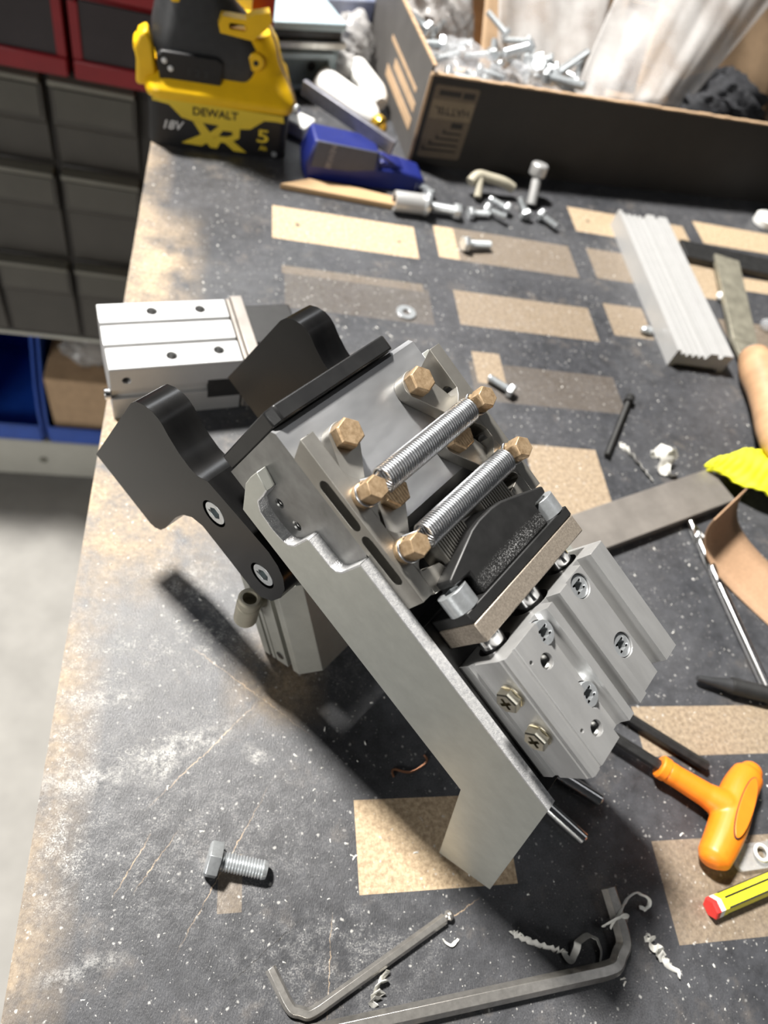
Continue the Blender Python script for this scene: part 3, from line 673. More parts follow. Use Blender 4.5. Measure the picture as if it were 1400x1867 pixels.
# ================================================================== NEAR BENCH OBJECTS
hex_bolt('hex_bolt', 'zinc hex bolt lying alone on the black bench left of the gripper foot', 'bolt', (7.0, 49.4, 6.2), (23, -5.6, -1.7), 13, 5.6, 4.0, 20)
def hex_key(label, pts, r, ball=False, up=(0, 0, 1), m='toolsteel'):
    c = Vector(pts[1]); a = (Vector(pts[0]) - c).normalized(); b = (Vector(pts[2]) - c).normalized(); k = r * 4.2
    arc = [c + a * k, c + a * k * .55 + b * k * .06, c + (a + b) * k * .30, c + b * k * .55 + a * k * .06, c + b * k]
    path = [Vector(pts[0])] + spline(arc, 4) + [Vector(pts[2])]
    mb = MB().tube(path, r, 6, up=up, a0=PI / 6)
    if ball:
        d = (Vector(pts[2]) - Vector(pts[1])).normalized()
        mb.lathe([(r * .62, -.5), (r * .62, .8), (r * .98, 1.8), (r * .98, 3.0), (r * .6, 4.0), (0, 4.2)], Vector(pts[2]), d, 12)
    o = build('hex_key', mb, m, bevel=.12, sharp=28); return tag(o, label, 'hex key', 'L-shaped hex keys on the bench')
hex_key('small ball-ended hex key lying at the bottom edge below the loose bolt', [(33.5, 8.5, 2.4), (44, -10.8, 2.2), (108.5, 20.5, 2.2)], 2.3, True)
hex_key('large hex key with upturned short arm, wrapped by white plastic swarf', [(20, -17, 3.4), (192, -3.5, 3.4), (187.5, 27, 6.0)], 3.7)

# pencil
pt = thing('pencil', 'yellow and black hexagonal pencil with red dipped end at the right edge', 'pencil', (239, 15.2, 0), math.atan2(8.6, 38))
r = 4.7; L = 120
build('pencil_body', MB().tube([(4.5, 0, 4.1), (L, 0, 4.1)], r, 6, up=(0, 0, 1), a0=PI / 6), 'pencil_y', pt, bevel=.25)
for k in range(6):
    q = PI / 6 + k * PI / 3 + (0 if k % 2 else .0)
    # painted black edge stripes, slightly proud
    if k in (0, 1, 2, 3, 4, 5):
        a, b = q - .14, q + .14
        e = lambda t, rr: (0, rr * math.sin(t), 4.1 + rr * math.cos(t))
        pa, pb, pm = e(a, r * .925), e(b, r * .925), e(q, r * 1.035)
        build('black_stripe', MB().add([(7.2, *pa[1:]), (7.2, *pm[1:]), (7.2, *pb[1:]), (L, *pa[1:]), (L, *pm[1:]), (L, *pb[1:])], [(0, 1, 4, 3), (1, 2, 5, 4), (0, 2, 1), (3, 4, 5)]), 'pencil_k', pt)
build('white_band', MB().tube([(1.8, 0, 4.1), (4.6, 0, 4.1)], r * 1.012, 6, up=(0, 0, 1), a0=PI / 6), 'white', pt)
build('red_end', MB().tube([(-.4, 0, 4.1), (0, 0, 4.1), (2.0, 0, 4.1)], [r * .9, r * 1.02, r * 1.03], 6, up=(0, 0, 1), a0=PI / 6), 'red', pt)

# orange T-handle hex driver
th_ = thing('t_handle_driver', 'orange T-handle hex driver with black shaft under the ribbed cylinder', 'screwdriver', (234, 77.4, 0), math.atan2(-16.5, 23.5))
build('shaft', MB().tube([(-95, 0, 8), (-3, 0, 8.5)], 3.0, 6, up=(0, 0, 1)), 'darkmetal', th_, bevel=.2)
mb = MB()
mb.tube([(0, 0, 8.5), (4, 0, 8.5), (4.4, 0, 8.5), (22, 0, 9), (32, 0, 9.5), (40, 0, 9.5)], [5.6, 5.8, 5.6, 6.2, 8.2, 8], 20, up=(0, 0, 1))
bar = spline([(33, -29, 9), (35, -18, 9.5), (36.5, -6, 9.5), (37, 4, 9.5), (38.5, 15, 9.5), (41.5, 25, 9)], 5)
rb = [7.4 + 1.6 * math.sin(PI * i / (len(bar) - 1)) for i in range(len(bar))]; rb[0] = 6.6; rb[-1] = 6.2
mb.tube(bar, rb, 20, up=(0, 0, 1), sx=.98, sy=1.05)
mb.ball((41.8, 25.5, 9), 6.2, 6.4, 6.2); mb.ball((33.2, -28, 9), 7.0, 4.2, 6.6)
mb.ball((33, 0, 9.4), 9, 9, 8.2)
ho = build('handle', mb, 'orange', th_)
q = ho.modifiers.new('blend', 'REMESH'); q.mode = 'VOXEL'; q.voxel_size = .0007; q.use_smooth_shade = True
q = ho.modifiers.new('soft', 'SMOOTH'); q.iterations = 6; q.factor = .5
bake(ho)
for f in ho.data.polygons: f.use_smooth = True
build('collar', MB().lathe([(0, -4.2), (5.4, -4.2), (6.1, -3.4), (6.1, 0), (5.3, .6), (0, .6)], (0, 0, 8.5), (1, 0, 0), 28), 'orange', th_)
ov = [(38.4 + 3.6 * math.cos(t) + .085 * (17 * math.sin(t)), 1 + 17.5 * math.sin(t)) for t in [2 * PI * i / 40 for i in range(40)]]
build('grip_inlay', MB().prism(ov, 16.2, 18.7), 'orange2', ho, bevel=.3)
build('inlay_groove', MB().prism([(38.4 + (x - 38.4) * 1.10, 1 + (y - 1) * 1.035) for x, y in ov], 16, 18.15), 'rubber', ho)

# second black shaft beside it
o = build('hex_rod', MB().tube([(172, 142, 4), (262, 79.5, 4)], 3.0, 6, up=(0, 0, 1)), 'darkmetal', bevel=.2)
tag(o, 'thin black steel rod lying just behind the orange driver shaft', 'rod')

# black marker-like tube at the right edge
mk = thing('felt_pen', 'black felt pen with tapered tip lying at the right edge below the drill bit', 'pen', (277, 127.5, 0), math.atan2(-10.5, 44))
build('pen_body', MB().lathe([(0, 17), (4.4, 17), (4.8, 18), (4.9, 40), (5.4, 41), (5.4, 110), (0, 110)], (0, 0, 5.4), (1, 0, 0), 24), 'black', mk, bevel=.2)
build('pen_tip', MB().lathe([(0, -3), (1.6, -2.5), (2.2, 1), (2.6, 6), (3.8, 15), (4.2, 17), (0, 17)], (0, 0, 4.6), (1, .0, .03), 20), 'rubber', mk)

# twist drill
db = thing('drill_bit', 'long shiny twist drill bit lying beside the curled brown strip', 'drill bit', (311.5, 240, 0), math.atan2(-116, 8.5))
def flute(s_, t_):
    x = t_ * 52; a = 2 * PI * s_ + t_ * 8.4
    rr = 3.0 * (1 - .42 * max(0, math.cos(2 * (2 * PI * s_))) ** 1.2)
    if t_ < .05: rr *= .1 + t_ * 18
    return (x, rr * math.cos(a), 3.0 + rr * math.sin(a))
build('fluted_part', MB().grid(flute, 24, 80, True), 'rod', db, sharp=60)
build('shank', MB().cyl((50, 0, 3), (118, 0, 3), 2.9, n=24), 'rod', db, bevel=.3)
o = build('dowel_pin', MB().cyl((311.5, 233, 2), (317.5, 225.5, 2), 2.0, n=16), 'white', bevel=.4)
tag(o, 'tiny pale cylinder stub between the steel bar and the curled strip', 'pin')

# curled brown abrasive strip: C section, open to the right
axd = Vector((.80, .60, 0)); pd = Vector((-.60, .80, 0))
prof = spline([(-30, 0.6), (0, 0.7), (18, 0.9), (31, 1.5), (45, 4), (57, 10), (64, 19), (67, 27), (68, 34)], 5)
def strip(t_, s_):
    p_, z_ = prof[round(t_ * (len(prof) - 1))]
    q_ = Vector((342, 164, 0)) + pd * p_ + axd * (s_ * 44); return (q_.x, q_.y, z_)
o = build('abrasive_strip', MB().grid(strip, len(prof), 5), 'leather', solid=1.0, sharp=80)
tag(o, 'curled brown abrasive strip standing at the right edge', 'abrasive strip')

# fluorescent scrap
def scrap(s_, t_):
    w_ = (math.sin(PI * min(1, .02 + s_ * .60)) ** .9) * 25
    x = s_ * 74; y = (t_ - .5) * 2 * w_
    z = 9.5 + 5.5 * math.sin(PI * s_) + 2.4 * math.sin(s_ * 17 + t_ * 6) * (1 - s_ * .6) + 1.6 * abs(math.sin(s_ * 31 - t_ * 13)) + 2.2 * math.sin(t_ * 9 + s_ * 5) - 5 * abs(t_ - .5) * 2
    return (x, y, max(z, 1))
o = build('fabric_scrap', MB().grid(scrap, 48, 26), 'hivis', loc=(337, 281, 2), rot=(0, 0, -.10), solid=1.4, sharp=80)
tag(o, 'crumpled fluorescent yellow fabric scrap draped over the steel bar end', 'rag')

# steel flat bar, raised dark underside
fb = Vector((103.1, 40.8, 0)).normalized(); fn = Vector((-fb.y, fb.x, 0))
o = build('flat_bar', MB().box(-70, 118, 0, 28.5, .2, 8), 'flatbar', loc=(241.5, 211.4, 0), rot=(0, 0, math.atan2(fb.y, fb.x)), bevel=.5)
tag(o, 'flat grey mild steel bar lying behind the ribbed cylinder body', 'steel bar')

# aluminium ribbed extrusion
pr = [(0, 0), (0, 16.5), (3.2, 16.5), (4.2, 11.5)]
x = 5.0
while x < 27: pr += [(x, 11.5), (x + .8, 14), (x + 3.6, 14), (x + 4.4, 11.5)]; x += 5.6
pr += [(28, 11.5), (29.5, 17), (37, 17), (38, 13.5), (41, 13.5), (42, 17), (50.5, 17), (50.5, 0), (45, 0), (44.6, 2.2)]
x = 43.5
while x > 8: pr += [(x, 2.2), (x, 3.4), (x - 1.6, 3.4), (x - 1.6, 2.2)]; x -= 3.4
pr += [(5, 2.2), (5, 0)]
o = build('aluminium_extrusion', MB().prism(pr, 0, 186, pl=XZ), 'whitealu', loc=(350, 392, 0), rot=(0, 0, -.018), bevel=.2)
tag(o, 'bright ribbed aluminium extrusion offcut lying near the right edge', 'extrusion')

# dark steel bar and wooden-handled file
o = build('steel_bar', MB().box(0, 150, -26, 0, 0, 7), 'darkmetal', loc=(420, 563, 0), rot=(0, 0, -.09), bevel=.6)
tag(o, 'dark steel bar lying behind the wooden-handled file', 'steel bar')
fl = thing('hand_file', 'flat hand file with a turned wooden handle at the right edge', 'file', (424, 396, 0), 0)
dv = Vector((34, 132, 0)).normalized(); rz = math.atan2(dv.y, dv.x) - PI / 2
fl.rotation_euler = (0, 0, rz)
build('blade', MB().prism([(-11.5, 26), (11.5, 26), (12.5, 150), (-12.5, 150)], 4.5, 9.5), 'file', fl, bevel=.4)
build('tang', MB().prism([(-6, 0), (6, 0), (11.5, 26.1), (-11.5, 26.1)], 5, 9), 'file', fl, bevel=.4)
build('handle', MB().lathe([(0, -116), (6, -115), (10, -110), (13.5, -98), (14.2, -84), (12.8, -62), (12.8, -40), (14.5, -20), (13.5, -6), (11.5, 3), (0, 3)], (0, 0, 14.5), (0, 1, -.06), 28), 'wood', fl)
build('ferrule', MB().lathe([(0, 0), (10.2, 0), (9.6, 7), (0, 7)], (0, 0, 13.6), (0, 1, -.06), 24), 'steelside', fl)

# ---- small loose hardware on the bench
hex_bolt('countersunk_bolt', 'zinc bolt lying behind the gripper in front of a bare wood patch', 'bolt', (204.5, 339.5, 4.4), (-15.5, 12.5, -.6), 9, 4, 2.8, 17, pitch=1)
hex_bolt('hex_bolt', 'zinc bolt lying alone on the bench in front of the bolt pile', 'bolt', (191.5, 503.5, 6), (26, 6.5, -1.4), 11, 5, 3.4, 22, pitch=1.2)
sb = thing('socket_screw', 'black socket screw lying behind the gripper springs', 'screw', (299.5, 345.5, 0), math.atan2(-58, -36))
build('screw_head', MB().lathe([(0, -3), (3.4, -3), (3.6, -2.4), (3.6, 4), (0, 4)], (0, 0, 3.6), (1, 0, 0), 20), 'black', sb, bevel=.2)
build('threaded_shank', MB().lathe(thread_prof(2.3, 62, 1.1, .35), (4, 0, 3.0), (1, 0, 0), 14), 'black', sb, sharp=60)
o = build('washer', MB().prism(circle(0, 0, 7.5, 28), 0, 1.2, [circle(0, 0, 3, 20)]), 'zinc', loc=(134.5, 415, .1), bevel=.2)
tag(o, 'flat zinc washer lying alone behind the gripper', 'washer')
o = build('zinc_pellet', MB().ball((342, 428, 3.2), 6, 4, 3.1), 'zinc'); tag(o, 'small zinc pellet beside the ribbed extrusion', 'pellet')
o = build('white_pellet', MB().ball((437, 487, 4), 4.6, 5.2, 4), 'white'); tag(o, 'small white pellet beside the file blade', 'pellet')
o = build('clear_bead', MB().ball((471, 455, 5), 7, 6, 5), 'film'); tag(o, 'small clear bead right of the file blade', 'bead')
# plastic swarf
def swarf(name, pts, label, amp=1.3, freq=9, r=.8, wdt=1.6, group='white plastic swarf curls'):
    c = spline(pts, 12); n = len(c); path = []
    for i, p in enumerate(c):
        q = i * freq * 2 * PI / n + 1.5 * math.sin(i * .31); amp_ = amp; amp = amp_ * (.75 + .35 * math.sin(i * .17 + freq)); path.append((p.x + amp * math.cos(q), p.y + amp * .8 * math.sin(q), p.z + amp * (1 + math.sin(q)))); amp = amp_
    o = build(name, MB().tube(path, [r * (.5 + .5 * math.sin(PI * (i + .5) / n)) + .25 for i in range(n)], 5, sx=.35, sy=wdt), 'shaving', sharp=80)
    return tag(o, label, 'swarf', group)
swarf('swarf_curl', [(138.5, 13.5, .6), (148.8, 8.2, .8), (162, 4, .8)], 'long coiled white swarf curl between the gripper shadow and large hex key')
swarf('swarf_curl', [(161, 5, .6), (164, 0.5, 2), (168.3, 6.7, 3), (176, 9, 2), (179.5, 4, 1.5), (178.2, -1.5, .6)], 'looping white swarf ribbon touching the large hex key', .5, 3)
swarf('swarf_curl', [(203.5, 7, .6), (206, 2.8, 1.5), (209.5, -2.8, 1), (215.5, -9.5, .6)], 'knotted white swarf curl right of the large hex key bend', 1.6, 6)
swarf('swarf_curl', [(81.3, 3.7, .4), (78, -1, .5), (74.6, -6.9, .5)], 'short twisted white swarf curl below the small hex key', 1.2, 5, 1.0, 1.9)
swarf('swarf_curl', [(184, 11, 5), (189, 17, 9), (196, 21, 3), (203, 24, 3), (208.5, 21, 3), (207, 17.5, 1.5), (203.5, 18.5, 1)], 'white swarf ribbon hooked over the short arm of the large hex key', .35, 3, .9, 1.3)
swarf('swarf_curl', [(183, 12, 1), (184.5, 13.5, 8), (188.5, 15, 10.5), (192, 14, 7), (194, 12, 1)], 'white swarf wrapped round the upturned hex key arm', .3, 2, .9, 1.6)
swarf('swarf_curl', [(107, 13, .3), (110.5, 10.5, .4), (114, 12.5, .3)], 'tiny white swarf arc beyond the ball end of the small hex key', .2, 2, .7, 1.0)
swarf('swarf_curl', [(280, 303, .6), (287, 291, 1), (296, 272, .8)], 'straight white swarf sliver in front of the black socket screw', .8, 7, 1.2, 1.8)
swarf('swarf_curl', [(303, 296, 1), (310, 297, 4), (313, 288, 4), (306, 283, 2), (314, 277, 1)], 'bunched white swarf knot beside the steel bar', 2.0, 5, 1.7, 2.6)
# bent copper wire
o = build('copper_wire', MB().tube(spline([(92, 80.5, .7), (91.4, 83, .7), (93, 84, .7), (100, 82.5, .7), (107, 85.5, .7), (109.4, 88, .7), (108.3, 90.5, .7)], 5), .55, 8), 'copper')
tag(o, 'bent copper wire staple on the bench under the gripper plate', 'wire')
# clear clip with yellow part
cl = thing('plastic_clip', 'small clear plastic clip with yellow tab between the orange handle and pencil', 'clip', (262, 34.5, 0), .05)
build('clip_body', MB().prism(rrect(0, -5, 30, 7, 3), .4, 3.2, [circle(16, 2, 3.2, 20)]), 'film', cl, bevel=.5)
build('clip_ring', MB().tube([(16 + 3.6 * math.cos(q), 2 + 3.6 * math.sin(q), 3.6) for q in [i * PI / 12 for i in range(24)]], .8, 8, closed=True), 'white', cl)
build('yellow_tab', MB().tube([(-1, 3, 2.5), (3, 7, 3.6), (8, 9.5, 3)], [1.6, 2.4, 1.8], 10), 'hivis', cl)

# crumbs and filings: uncountable
mb = MB(); random.seed(3)
for i in range(520):
    x, y = random.uniform(-58, 420), random.uniform(-25, 560); s_ = random.choice((.25, .3, .4, .5, .8))
    if -20 < x < 10 and 285 < y < 370: continue
    a = random.uniform(0, PI); c, d = math.cos(a), math.sin(a); l_ = s_ * random.uniform(1, 2.0)
    P = [(-l_, -s_ * .5), (l_, -s_ * .4), (l_ * .6, s_ * .6), (-l_ * .7, s_ * .4)]
    mb.add([(x + c * p - d * q, y + d * p + c * q, .05) for p, q in P] + [(x, y, .25 + s_ * .5)], [(0, 1, 4), (1, 2, 4), (2, 3, 4), (3, 0, 4), (0, 3, 2, 1)])
o = build('plastic_crumbs', mb, 'shaving', sharp=10); tag(o, 'pale plastic crumbs and filings scattered over the black bench top', 'crumbs', kind='stuff')

# ================================================================== LEFT REAR: BRIGHT COMPACT CYLINDER
c2 = thing('compact_cylinder', 'bright silver block cylinder with grooved top at the left bench edge', 'cylinder', (-57.5, 288.5, 0), math.atan2(18, 71.5))
sec2 = [(0, 0), (0, 16.5), (2.2, 17.5), (2.2, 22.5), (0, 23.5), (0, 39.4), (.6, 40), (16.6, 40), (17.2, 37.4), (18.6, 37.4), (19.2, 40), (34.6, 40), (35.2, 37.4), (36.6, 37.4), (37.2, 40), (52.4, 40), (53, 39.4), (53, 0)]
b2 = build('cylinder_body', MB().prism(sec2, 0, 74, pl=YZ), 'bright', c2)
hs2 = [(35, 8), (62, 10), (30, 45), (58, 45)]
cut(b2, [MB().cyl((a, b, 30), (a, b, 45), 2.9, n=18) for a, b in hs2] + [MB().cyl((9, -1, 31), (9, 8, 31), 2.2, n=18)])
q = b2.modifiers.new('edge', 'BEVEL'); q.width = .4 * S; q.segments = 2; q.limit_method = 'ANGLE'; q.angle_limit = math.radians(45)
build('black_insert', MB().box(54, 76, -.6, 3, 12, 26), 'black', c2)
build('end_plate', MB().box(75.2, 77.6, -.5, 54.5, 1, 39), 'flatbar', c2, bevel=.5)
build('end_plate', MB().box(77.8, 85, -.5, 54.5, .3, 41), 'flatbar', c2, bevel=.5)
build('end_screw', MB().cyl((-3.5, 1.5, 20), (0, 1.5, 20), 3.2, n=20), 'rod', c2, bevel=.4)
build('black_bracket', MB().box(85.5, 118, 24, 58, .3, 30), 'black', c2, bevel=1.5)

# ================================================================== FAR BENCH: DRILL
an = math.atan2(10, 109)
dr = thing('cordless_drill', 'yellow and black cordless drill standing on its battery at the bench corner', 'drill', (-63, 583, 0), an)
bt = build('battery', MB().prism(rrect(-1.5, 0, 110, 74, 9), 0, 37), 'batt', dr, bevel=2.0, seg=3)
FR = (PI / 2, 0, 0)     # text standing on the front face
lab = [(2.2, 38.2), (104, 36.3), (105, 31), (98, 31.4), (89, 31), (78.3, 22.5), (70.1, 21.6), (33.3, 23.2), (24.3, 25), (14.6, 34), (2.2, 35.6)]
build('yellow_label', MB().prism(lab, -.5, .6, pl=XZ), 'labelyellow', bt)
xr = [[(33, 22.8), (40.5, 22.8), (46.5, 15.5), (54, 22.6), (70, 22.4), (70, 14), (65, 10.8), (76.6, 2.4), (66, 2.6), (58.5, 8.6), (55, 8.6), (52.5, 3), (47, 3.2), (44, 6.6), (40, 3.6), (24.3, 4.4), (39.5, 13)]]
build('emblem', MB().prism(xr[0], -.45, .6, [[(56.5, 18.6), (64, 18.6), (64.6, 15.6), (60, 13.6), (53, 13.4)]], pl=XZ), 'labelyellow', bt)
text('lettering', 'DEWALT', bt, (50, -.75, 31.2), (PI / 2, 0, 0), 8.8, 'batt', .2, 0, 'CENTER', 1.0)
text('lettering', '18V', bt, (16.4, -.35, 17.6), (PI / 2, 0, 0), 9.8, 'whiteprint', .2, .25)
text('lettering', '5', bt, (89, -.35, 17.6), (PI / 2, 0, 0), 15, 'labelyellow', .2, 0, 'CENTER', 1.5)
text('lettering', 'Ah', bt, (90, -.35, 8), (PI / 2, 0, 0), 5.5, 'labelyellow', .2)
text('lettering', 'XR', bt, (50, -.62, 12.2), (PI / 2, 0, 0), 3.0, 'labelyellow', .2)
build('battery_screw', MB().cyl((99.6, -.8, 4), (99.6, .5, 4), 2.2, n=16), 'zinc', bt)
# yellow foot of the housing (loft of rounded sections)
def loft(secs, n=40):
    mb = MB(); rings = []
    for (x0, y0, x1, y1, r_, z) in secs:
        P = rrect(x0, y0, x1, y1, r_, 6); rings.append([(a, b, z) for a, b in P])
    m = len(rings[0]); vs = [p for R_ in rings for p in R_]; fs = []
    for j in range(len(rings) - 1):
        for i in range(m): a, b = j * m + i, j * m + (i + 1) % m; fs.append((a, b, b + m, a + m))
    fs += [tuple(range(m - 1, -1, -1)), tuple(range((len(rings) - 1) * m, len(rings) * m))]
    return mb.add(vs, fs)
fo_ = build('housing_foot', loft([(-2, -1, 112, 75, 10, 37.5), (-3, -2, 113, 76, 11, 41), (-2.5, -1, 112.5, 75, 12, 46), (4, 8, 108, 70, 14, 52), (10, 12, 104, 66, 16, 62), (14, 14, 100, 64, 18, 74), (20, 16, 92, 62, 18, 84)]), 'yellow', dr, sharp=50)
# dark rubber over-moulding and grip
build('grip', loft([(8, 9, 84, 62, 13, 52), (5, 8, 84, 62, 14, 62), (3, 10, 86, 62, 15, 74), (5, 12, 80, 60, 16, 84), (8, 16, 66, 56, 15, 96), (12, 18, 56, 54, 15, 108), (13, 19, 52, 53, 15, 150), (10, 16, 54, 56, 16, 190)]), 'rubber', dr, sharp=50)
cpn = build('control_panel', MB().prism([(5.8, 66), (8.5, 46.5), (12, 45), (50, 46), (54, 49), (55, 67), (50, 69.5), (10, 69.5)], 5.5, 10, pl=XZ), 'batt', dr, bevel=1.2)
for a, b in ((11.8, 63), (16.3, 57.8)): build('led_lens', MB().ball((a, 5.4, b), 2.2, 1.2, 2.2, 12, 6), 'whiteprint', cpn)
text('panel_print', '1 2 3', cpn, (36, 5.2, 57), (PI / 2, 0, 0), 8, 'rubber', .2)
for x_, z_, y_ in ((-3.5, 66, 12), (79.5, 69, 10)):
    bo = build('screw_boss', MB().lathe([(0, 0), (6.2, 0), (6.8, .8), (6.8, 14), (0, 14)], (x_, y_, z_), (0, 1, 0), 24), 'yellow', dr, bevel=.5)
    build('screw_hole', MB().cyl((x_ + .4, y_ - .15, z_), (x_ + .4, y_ + 2, z_), 2.1, n=14), 'black', bo)
build('side_guard', MB().prism([(-9.5, 40), (-8.5, 58), (-9.8, 66), (-6, 76), (0, 80), (4, 70), (6, 50), (4, 40)], 10, 26, pl=XZ), 'yellow', dr, bevel=2.5, seg=3)
clp = build('belt_clip', MB().prism([(50.5, 92), (53, 98.5), (70, 98.5), (76, 103), (87, 106), (89, 101), (86, 95), (76, 85), (52, 87)], 8, 17, [rrect(58, 90.4, 71, 95, 1.8)], pl=XZ), 'yellow', dr, bevel=1.2)
build('accent_strip', MB().box(17, 24, 16.5, 22, 98, 150), 'yellow', dr, bevel=1.4)
ly = build('lanyard_wire', MB().tube(spline([(85, 14, 99), (94, 12, 84), (98, 9, 72), (108, 2, 58), (113, -2, 47)], 6), .9, 8), 'brass', dr)
build('lanyard_ring', MB().ball((113.5, -2.5, 45), 3.2, 2.5, 3.8), 'zinc', ly)

# ---- blue bar clamp
bc = thing('bar_clamp', 'blue bar clamp with grey steel bar lying between the drill and cardboard box', 'clamp', (62, 566, 0), math.atan2(9.9, 77.4))
jw = build('jaw_body', MB().prism([(0, 0), (84, 0), (100, 0), (110, 3), (104, 12), (82, 17), (62, 16), (60, 31), (4, 36), (-2, 16)], 0, 26, pl=XZ), 'clampblue', bc, bevel=2.0, seg=2)
build('grip_pad', MB().prism([(3, 14), (36, 13), (58, 16), (58, 31.5), (6, 36)], -1.0, 1, pl=XZ), 'clampgrey', jw, bevel=.4)
text('lettering', 'IRWIN', jw, (19, -1.15, 24), (PI / 2, -1.45, 0), 7, 'bargrey', .2)
build('trigger', MB().prism([(44, 10), (80, 8), (94, 2), (96, 8), (82, 19), (66, 22)], 4, 20, pl=XZ), 'clampblue', bc, bevel=1.5)
ba = Vector((74, -57, 0)).normalized()
bo_ = build('clamp_bar', MB().tube([(4, 70, 42), (52, 22, 37), (72, 6, 33)], 4.6, 4, up=(0, 0, 1), a0=PI / 4, sx=1.9, sy=.75), 'bargrey', bc, bevel=.4)
# wooden batten under it
o = build('wood_batten', MB().prism([(0, 0), (98, -4), (100, 8), (60, 13), (24, 14)], .1, 5), 'benchedge', loc=(41, 549, 0), bevel=.6)
tag(o, 'thin pale wood offcut lying in front of the blue clamp', 'wood offcut')

# ---- white sealant tubes
def bottle(label, p, d, r_, L, name='sealant_tube', tip=True):
    d = Vector(d).normalized(); e = perp(d)[0]
    t = thing(name, label, 'tube', (p[0], p[1], 0), math.atan2(d.y, d.x), 'white sealant tubes')
    build('tube_body', MB().lathe([(0, 0), (r_ * .8, 0), (r_, 2), (r_, L * .72), (r_ * .8, L * .9), (r_ * .45, L), (0, L)], (0, 0, r_), (1, 0, 0), 28), 'white', t)
    if tip: build('gold_nozzle', MB().lathe([(0, 0), (r_ * .5, 0), (r_ * .55, 2), (r_ * .5, 8), (0, 9)], (L - .5, 0, r_), (1, 0, 0), 20), 'gold', t)
    return t
bottle('white sealant tube with gold nozzle leaning toward the cardboard box', (80, 712), (56, -62, 0), 14, 72)
bottle('plain white tube lying behind the gold-nozzled tube against the box', (115, 752), (22, -60, 0), 13, 62, tip=False)
o = build('brass_elbow', MB().tube(spline([(118, 655, 7), (124, 650, 8), (131, 652, 9), (134, 657, 11)], 5), [5, 5.5, 6, 6, 6, 6, 6, 6, 6, 6, 6, 6, 6, 6, 6, 6], 14), 'gold'); tag(o, 'small golden elbow fitting beside the clamp bar', 'fitting')
o = build('white_block', MB().box(0, 26, 0, 22, 0, 12), 'white', loc=(40, 640, 0), rot=(0, 0, -.5), bevel=2); tag(o, 'small white block between drill battery and clamp', 'block')
# crumpled film scraps
def crumple(name, label, c, rx, ry, rz, m, cat, seed, amp=.28, group=None, n=28, k=18):
    rnd = random.Random(seed); ph = [(rnd.uniform(1, 5), rnd.uniform(1, 5), rnd.uniform(1, 5), rnd.uniform(0, 6)) for _ in range(7)]
    def fn(s_, t_):
        a = 2 * PI * s_; q = -PI / 2 + PI * t_
        d = Vector((math.cos(q) * math.cos(a), math.cos(q) * math.sin(a), math.sin(q)))
        w_ = 1 + amp * sum(abs(math.sin(x * d.x * 1.7 + y * d.y * 1.9 + z * d.z * 1.6 + p)) - .55 for x, y, z, p in ph) / 2.2
        return (d.x * rx * w_, d.y * ry * w_, max(d.z * rz * w_, -rz * .92))
    o = build(name, MB().grid(fn, n, k, True), m, loc=c, sharp=60)
    return tag(o, label, cat, group)
crumple('film_scrap', 'crumpled clear film scrap between the grey case and the white tubes', (100, 745, 14), 16, 14, 14, 'filmw', 'plastic scrap', 5)
crumple('film_scrap', 'crumpled white film behind the grey case', (112, 790, 22), 20, 22, 22, 'filmw', 'plastic scrap', 8)
# ---- grey machine vice like case
vc = thing('steel_case', 'blue grey enamelled steel case with pale lid behind the drill', 'case', (26, 700, 0), .36)
build('case_body', MB().box(0, 72, 0, 70, 0, 40), 'case', vc, bevel=2)
fp = build('front_panel', MB().prism(rrect(4, 4, 68, 36, 3), -2.2, .2, [rrect(9, 8, 62, 31, 2)], pl=XZ), 'caselid', vc, bevel=.5)
build('panel_hole', MB().cyl((46, -1.2, 24), (46, .5, 24), 4, n=20), 'black', fp)
build('lower_lid', MB().box(-3, 76, -5, 74, 40.3, 47), 'steelside', vc, bevel=1)
build('slide_rail', MB().box(-2, 72, -1, 70, 47.3, 55), 'darkmetal', vc, bevel=1)
build('top_lid', MB().box(-8, 74, -4, 84, 55.3, 62), 'caselid', vc, bevel=1.2)
rt = thing('red_tool_box', 'red and white tool packet standing behind the drill grip', 'packet', (-4, 668, 0), .15)
build('packet_body', MB().box(0, 34, 0, 22, 0, 98), 'binred', rt, bevel=2); build('white_panel', MB().box(-1, 15, -1, 4, 60, 97), 'white', rt, bevel=.6)
o = build('blue_packet', MB().box(0, 62, 0, 40, 0, 52), 'bluebag', loc=(78, 800, 0), rot=(0, 0, .35), bevel=4); tag(o, 'blue and white packet behind the grey case', 'packet')

# ================================================================== CARDBOARD BOX WITH BAGGED HARDWARE
bx = thing('cardboard_box', 'dark printed open cardboard box with kraft edges at the back right', 'box', (158.5, 621, 0), math.atan2(51, 415))
BW, BD, BH = 440, 215, 79
build('front_panel', MB().box(0, BW, 0, 2.4, 0, BH - .6), 'card', bx)
build('left_panel', MB().box(0, 2.4, 2.5, BD, 0, BH + 6), 'cardgrey', bx)
build('right_panel', MB().box(BW - 2.4, BW, 2.5, BD, 0, BH), 'card', bx)
build('back_panel', MB().box(0, BW, BD, BD + 2.4, 0, BH + 10), 'kraft', bx)
build('bottom_panel', MB().box(2.5, BW - 2.5, 2.5, BD, .3, 3), 'kraft', bx)
random.seed(11)
def ragged(x0, x1, y0, y1, z, along):
    mb = MB(); n = 60
    for i in range(n):
        a0 = (x0 + (x1 - x0) * i / n, x0 + (x1 - x0) * (i + 1) / n) if along == 'x' else (x0, x1)
        b0 = (y0, y1) if along == 'x' else (y0 + (y1 - y0) * i / n, y0 + (y1 - y0) * (i + 1) / n)
        mb.box(a0[0], a0[1], b0[0] + random.uniform(-.25, .1), b0[1] + random.uniform(-.1, .25), z, z + 1 + random.uniform(0, .7))
    return mb
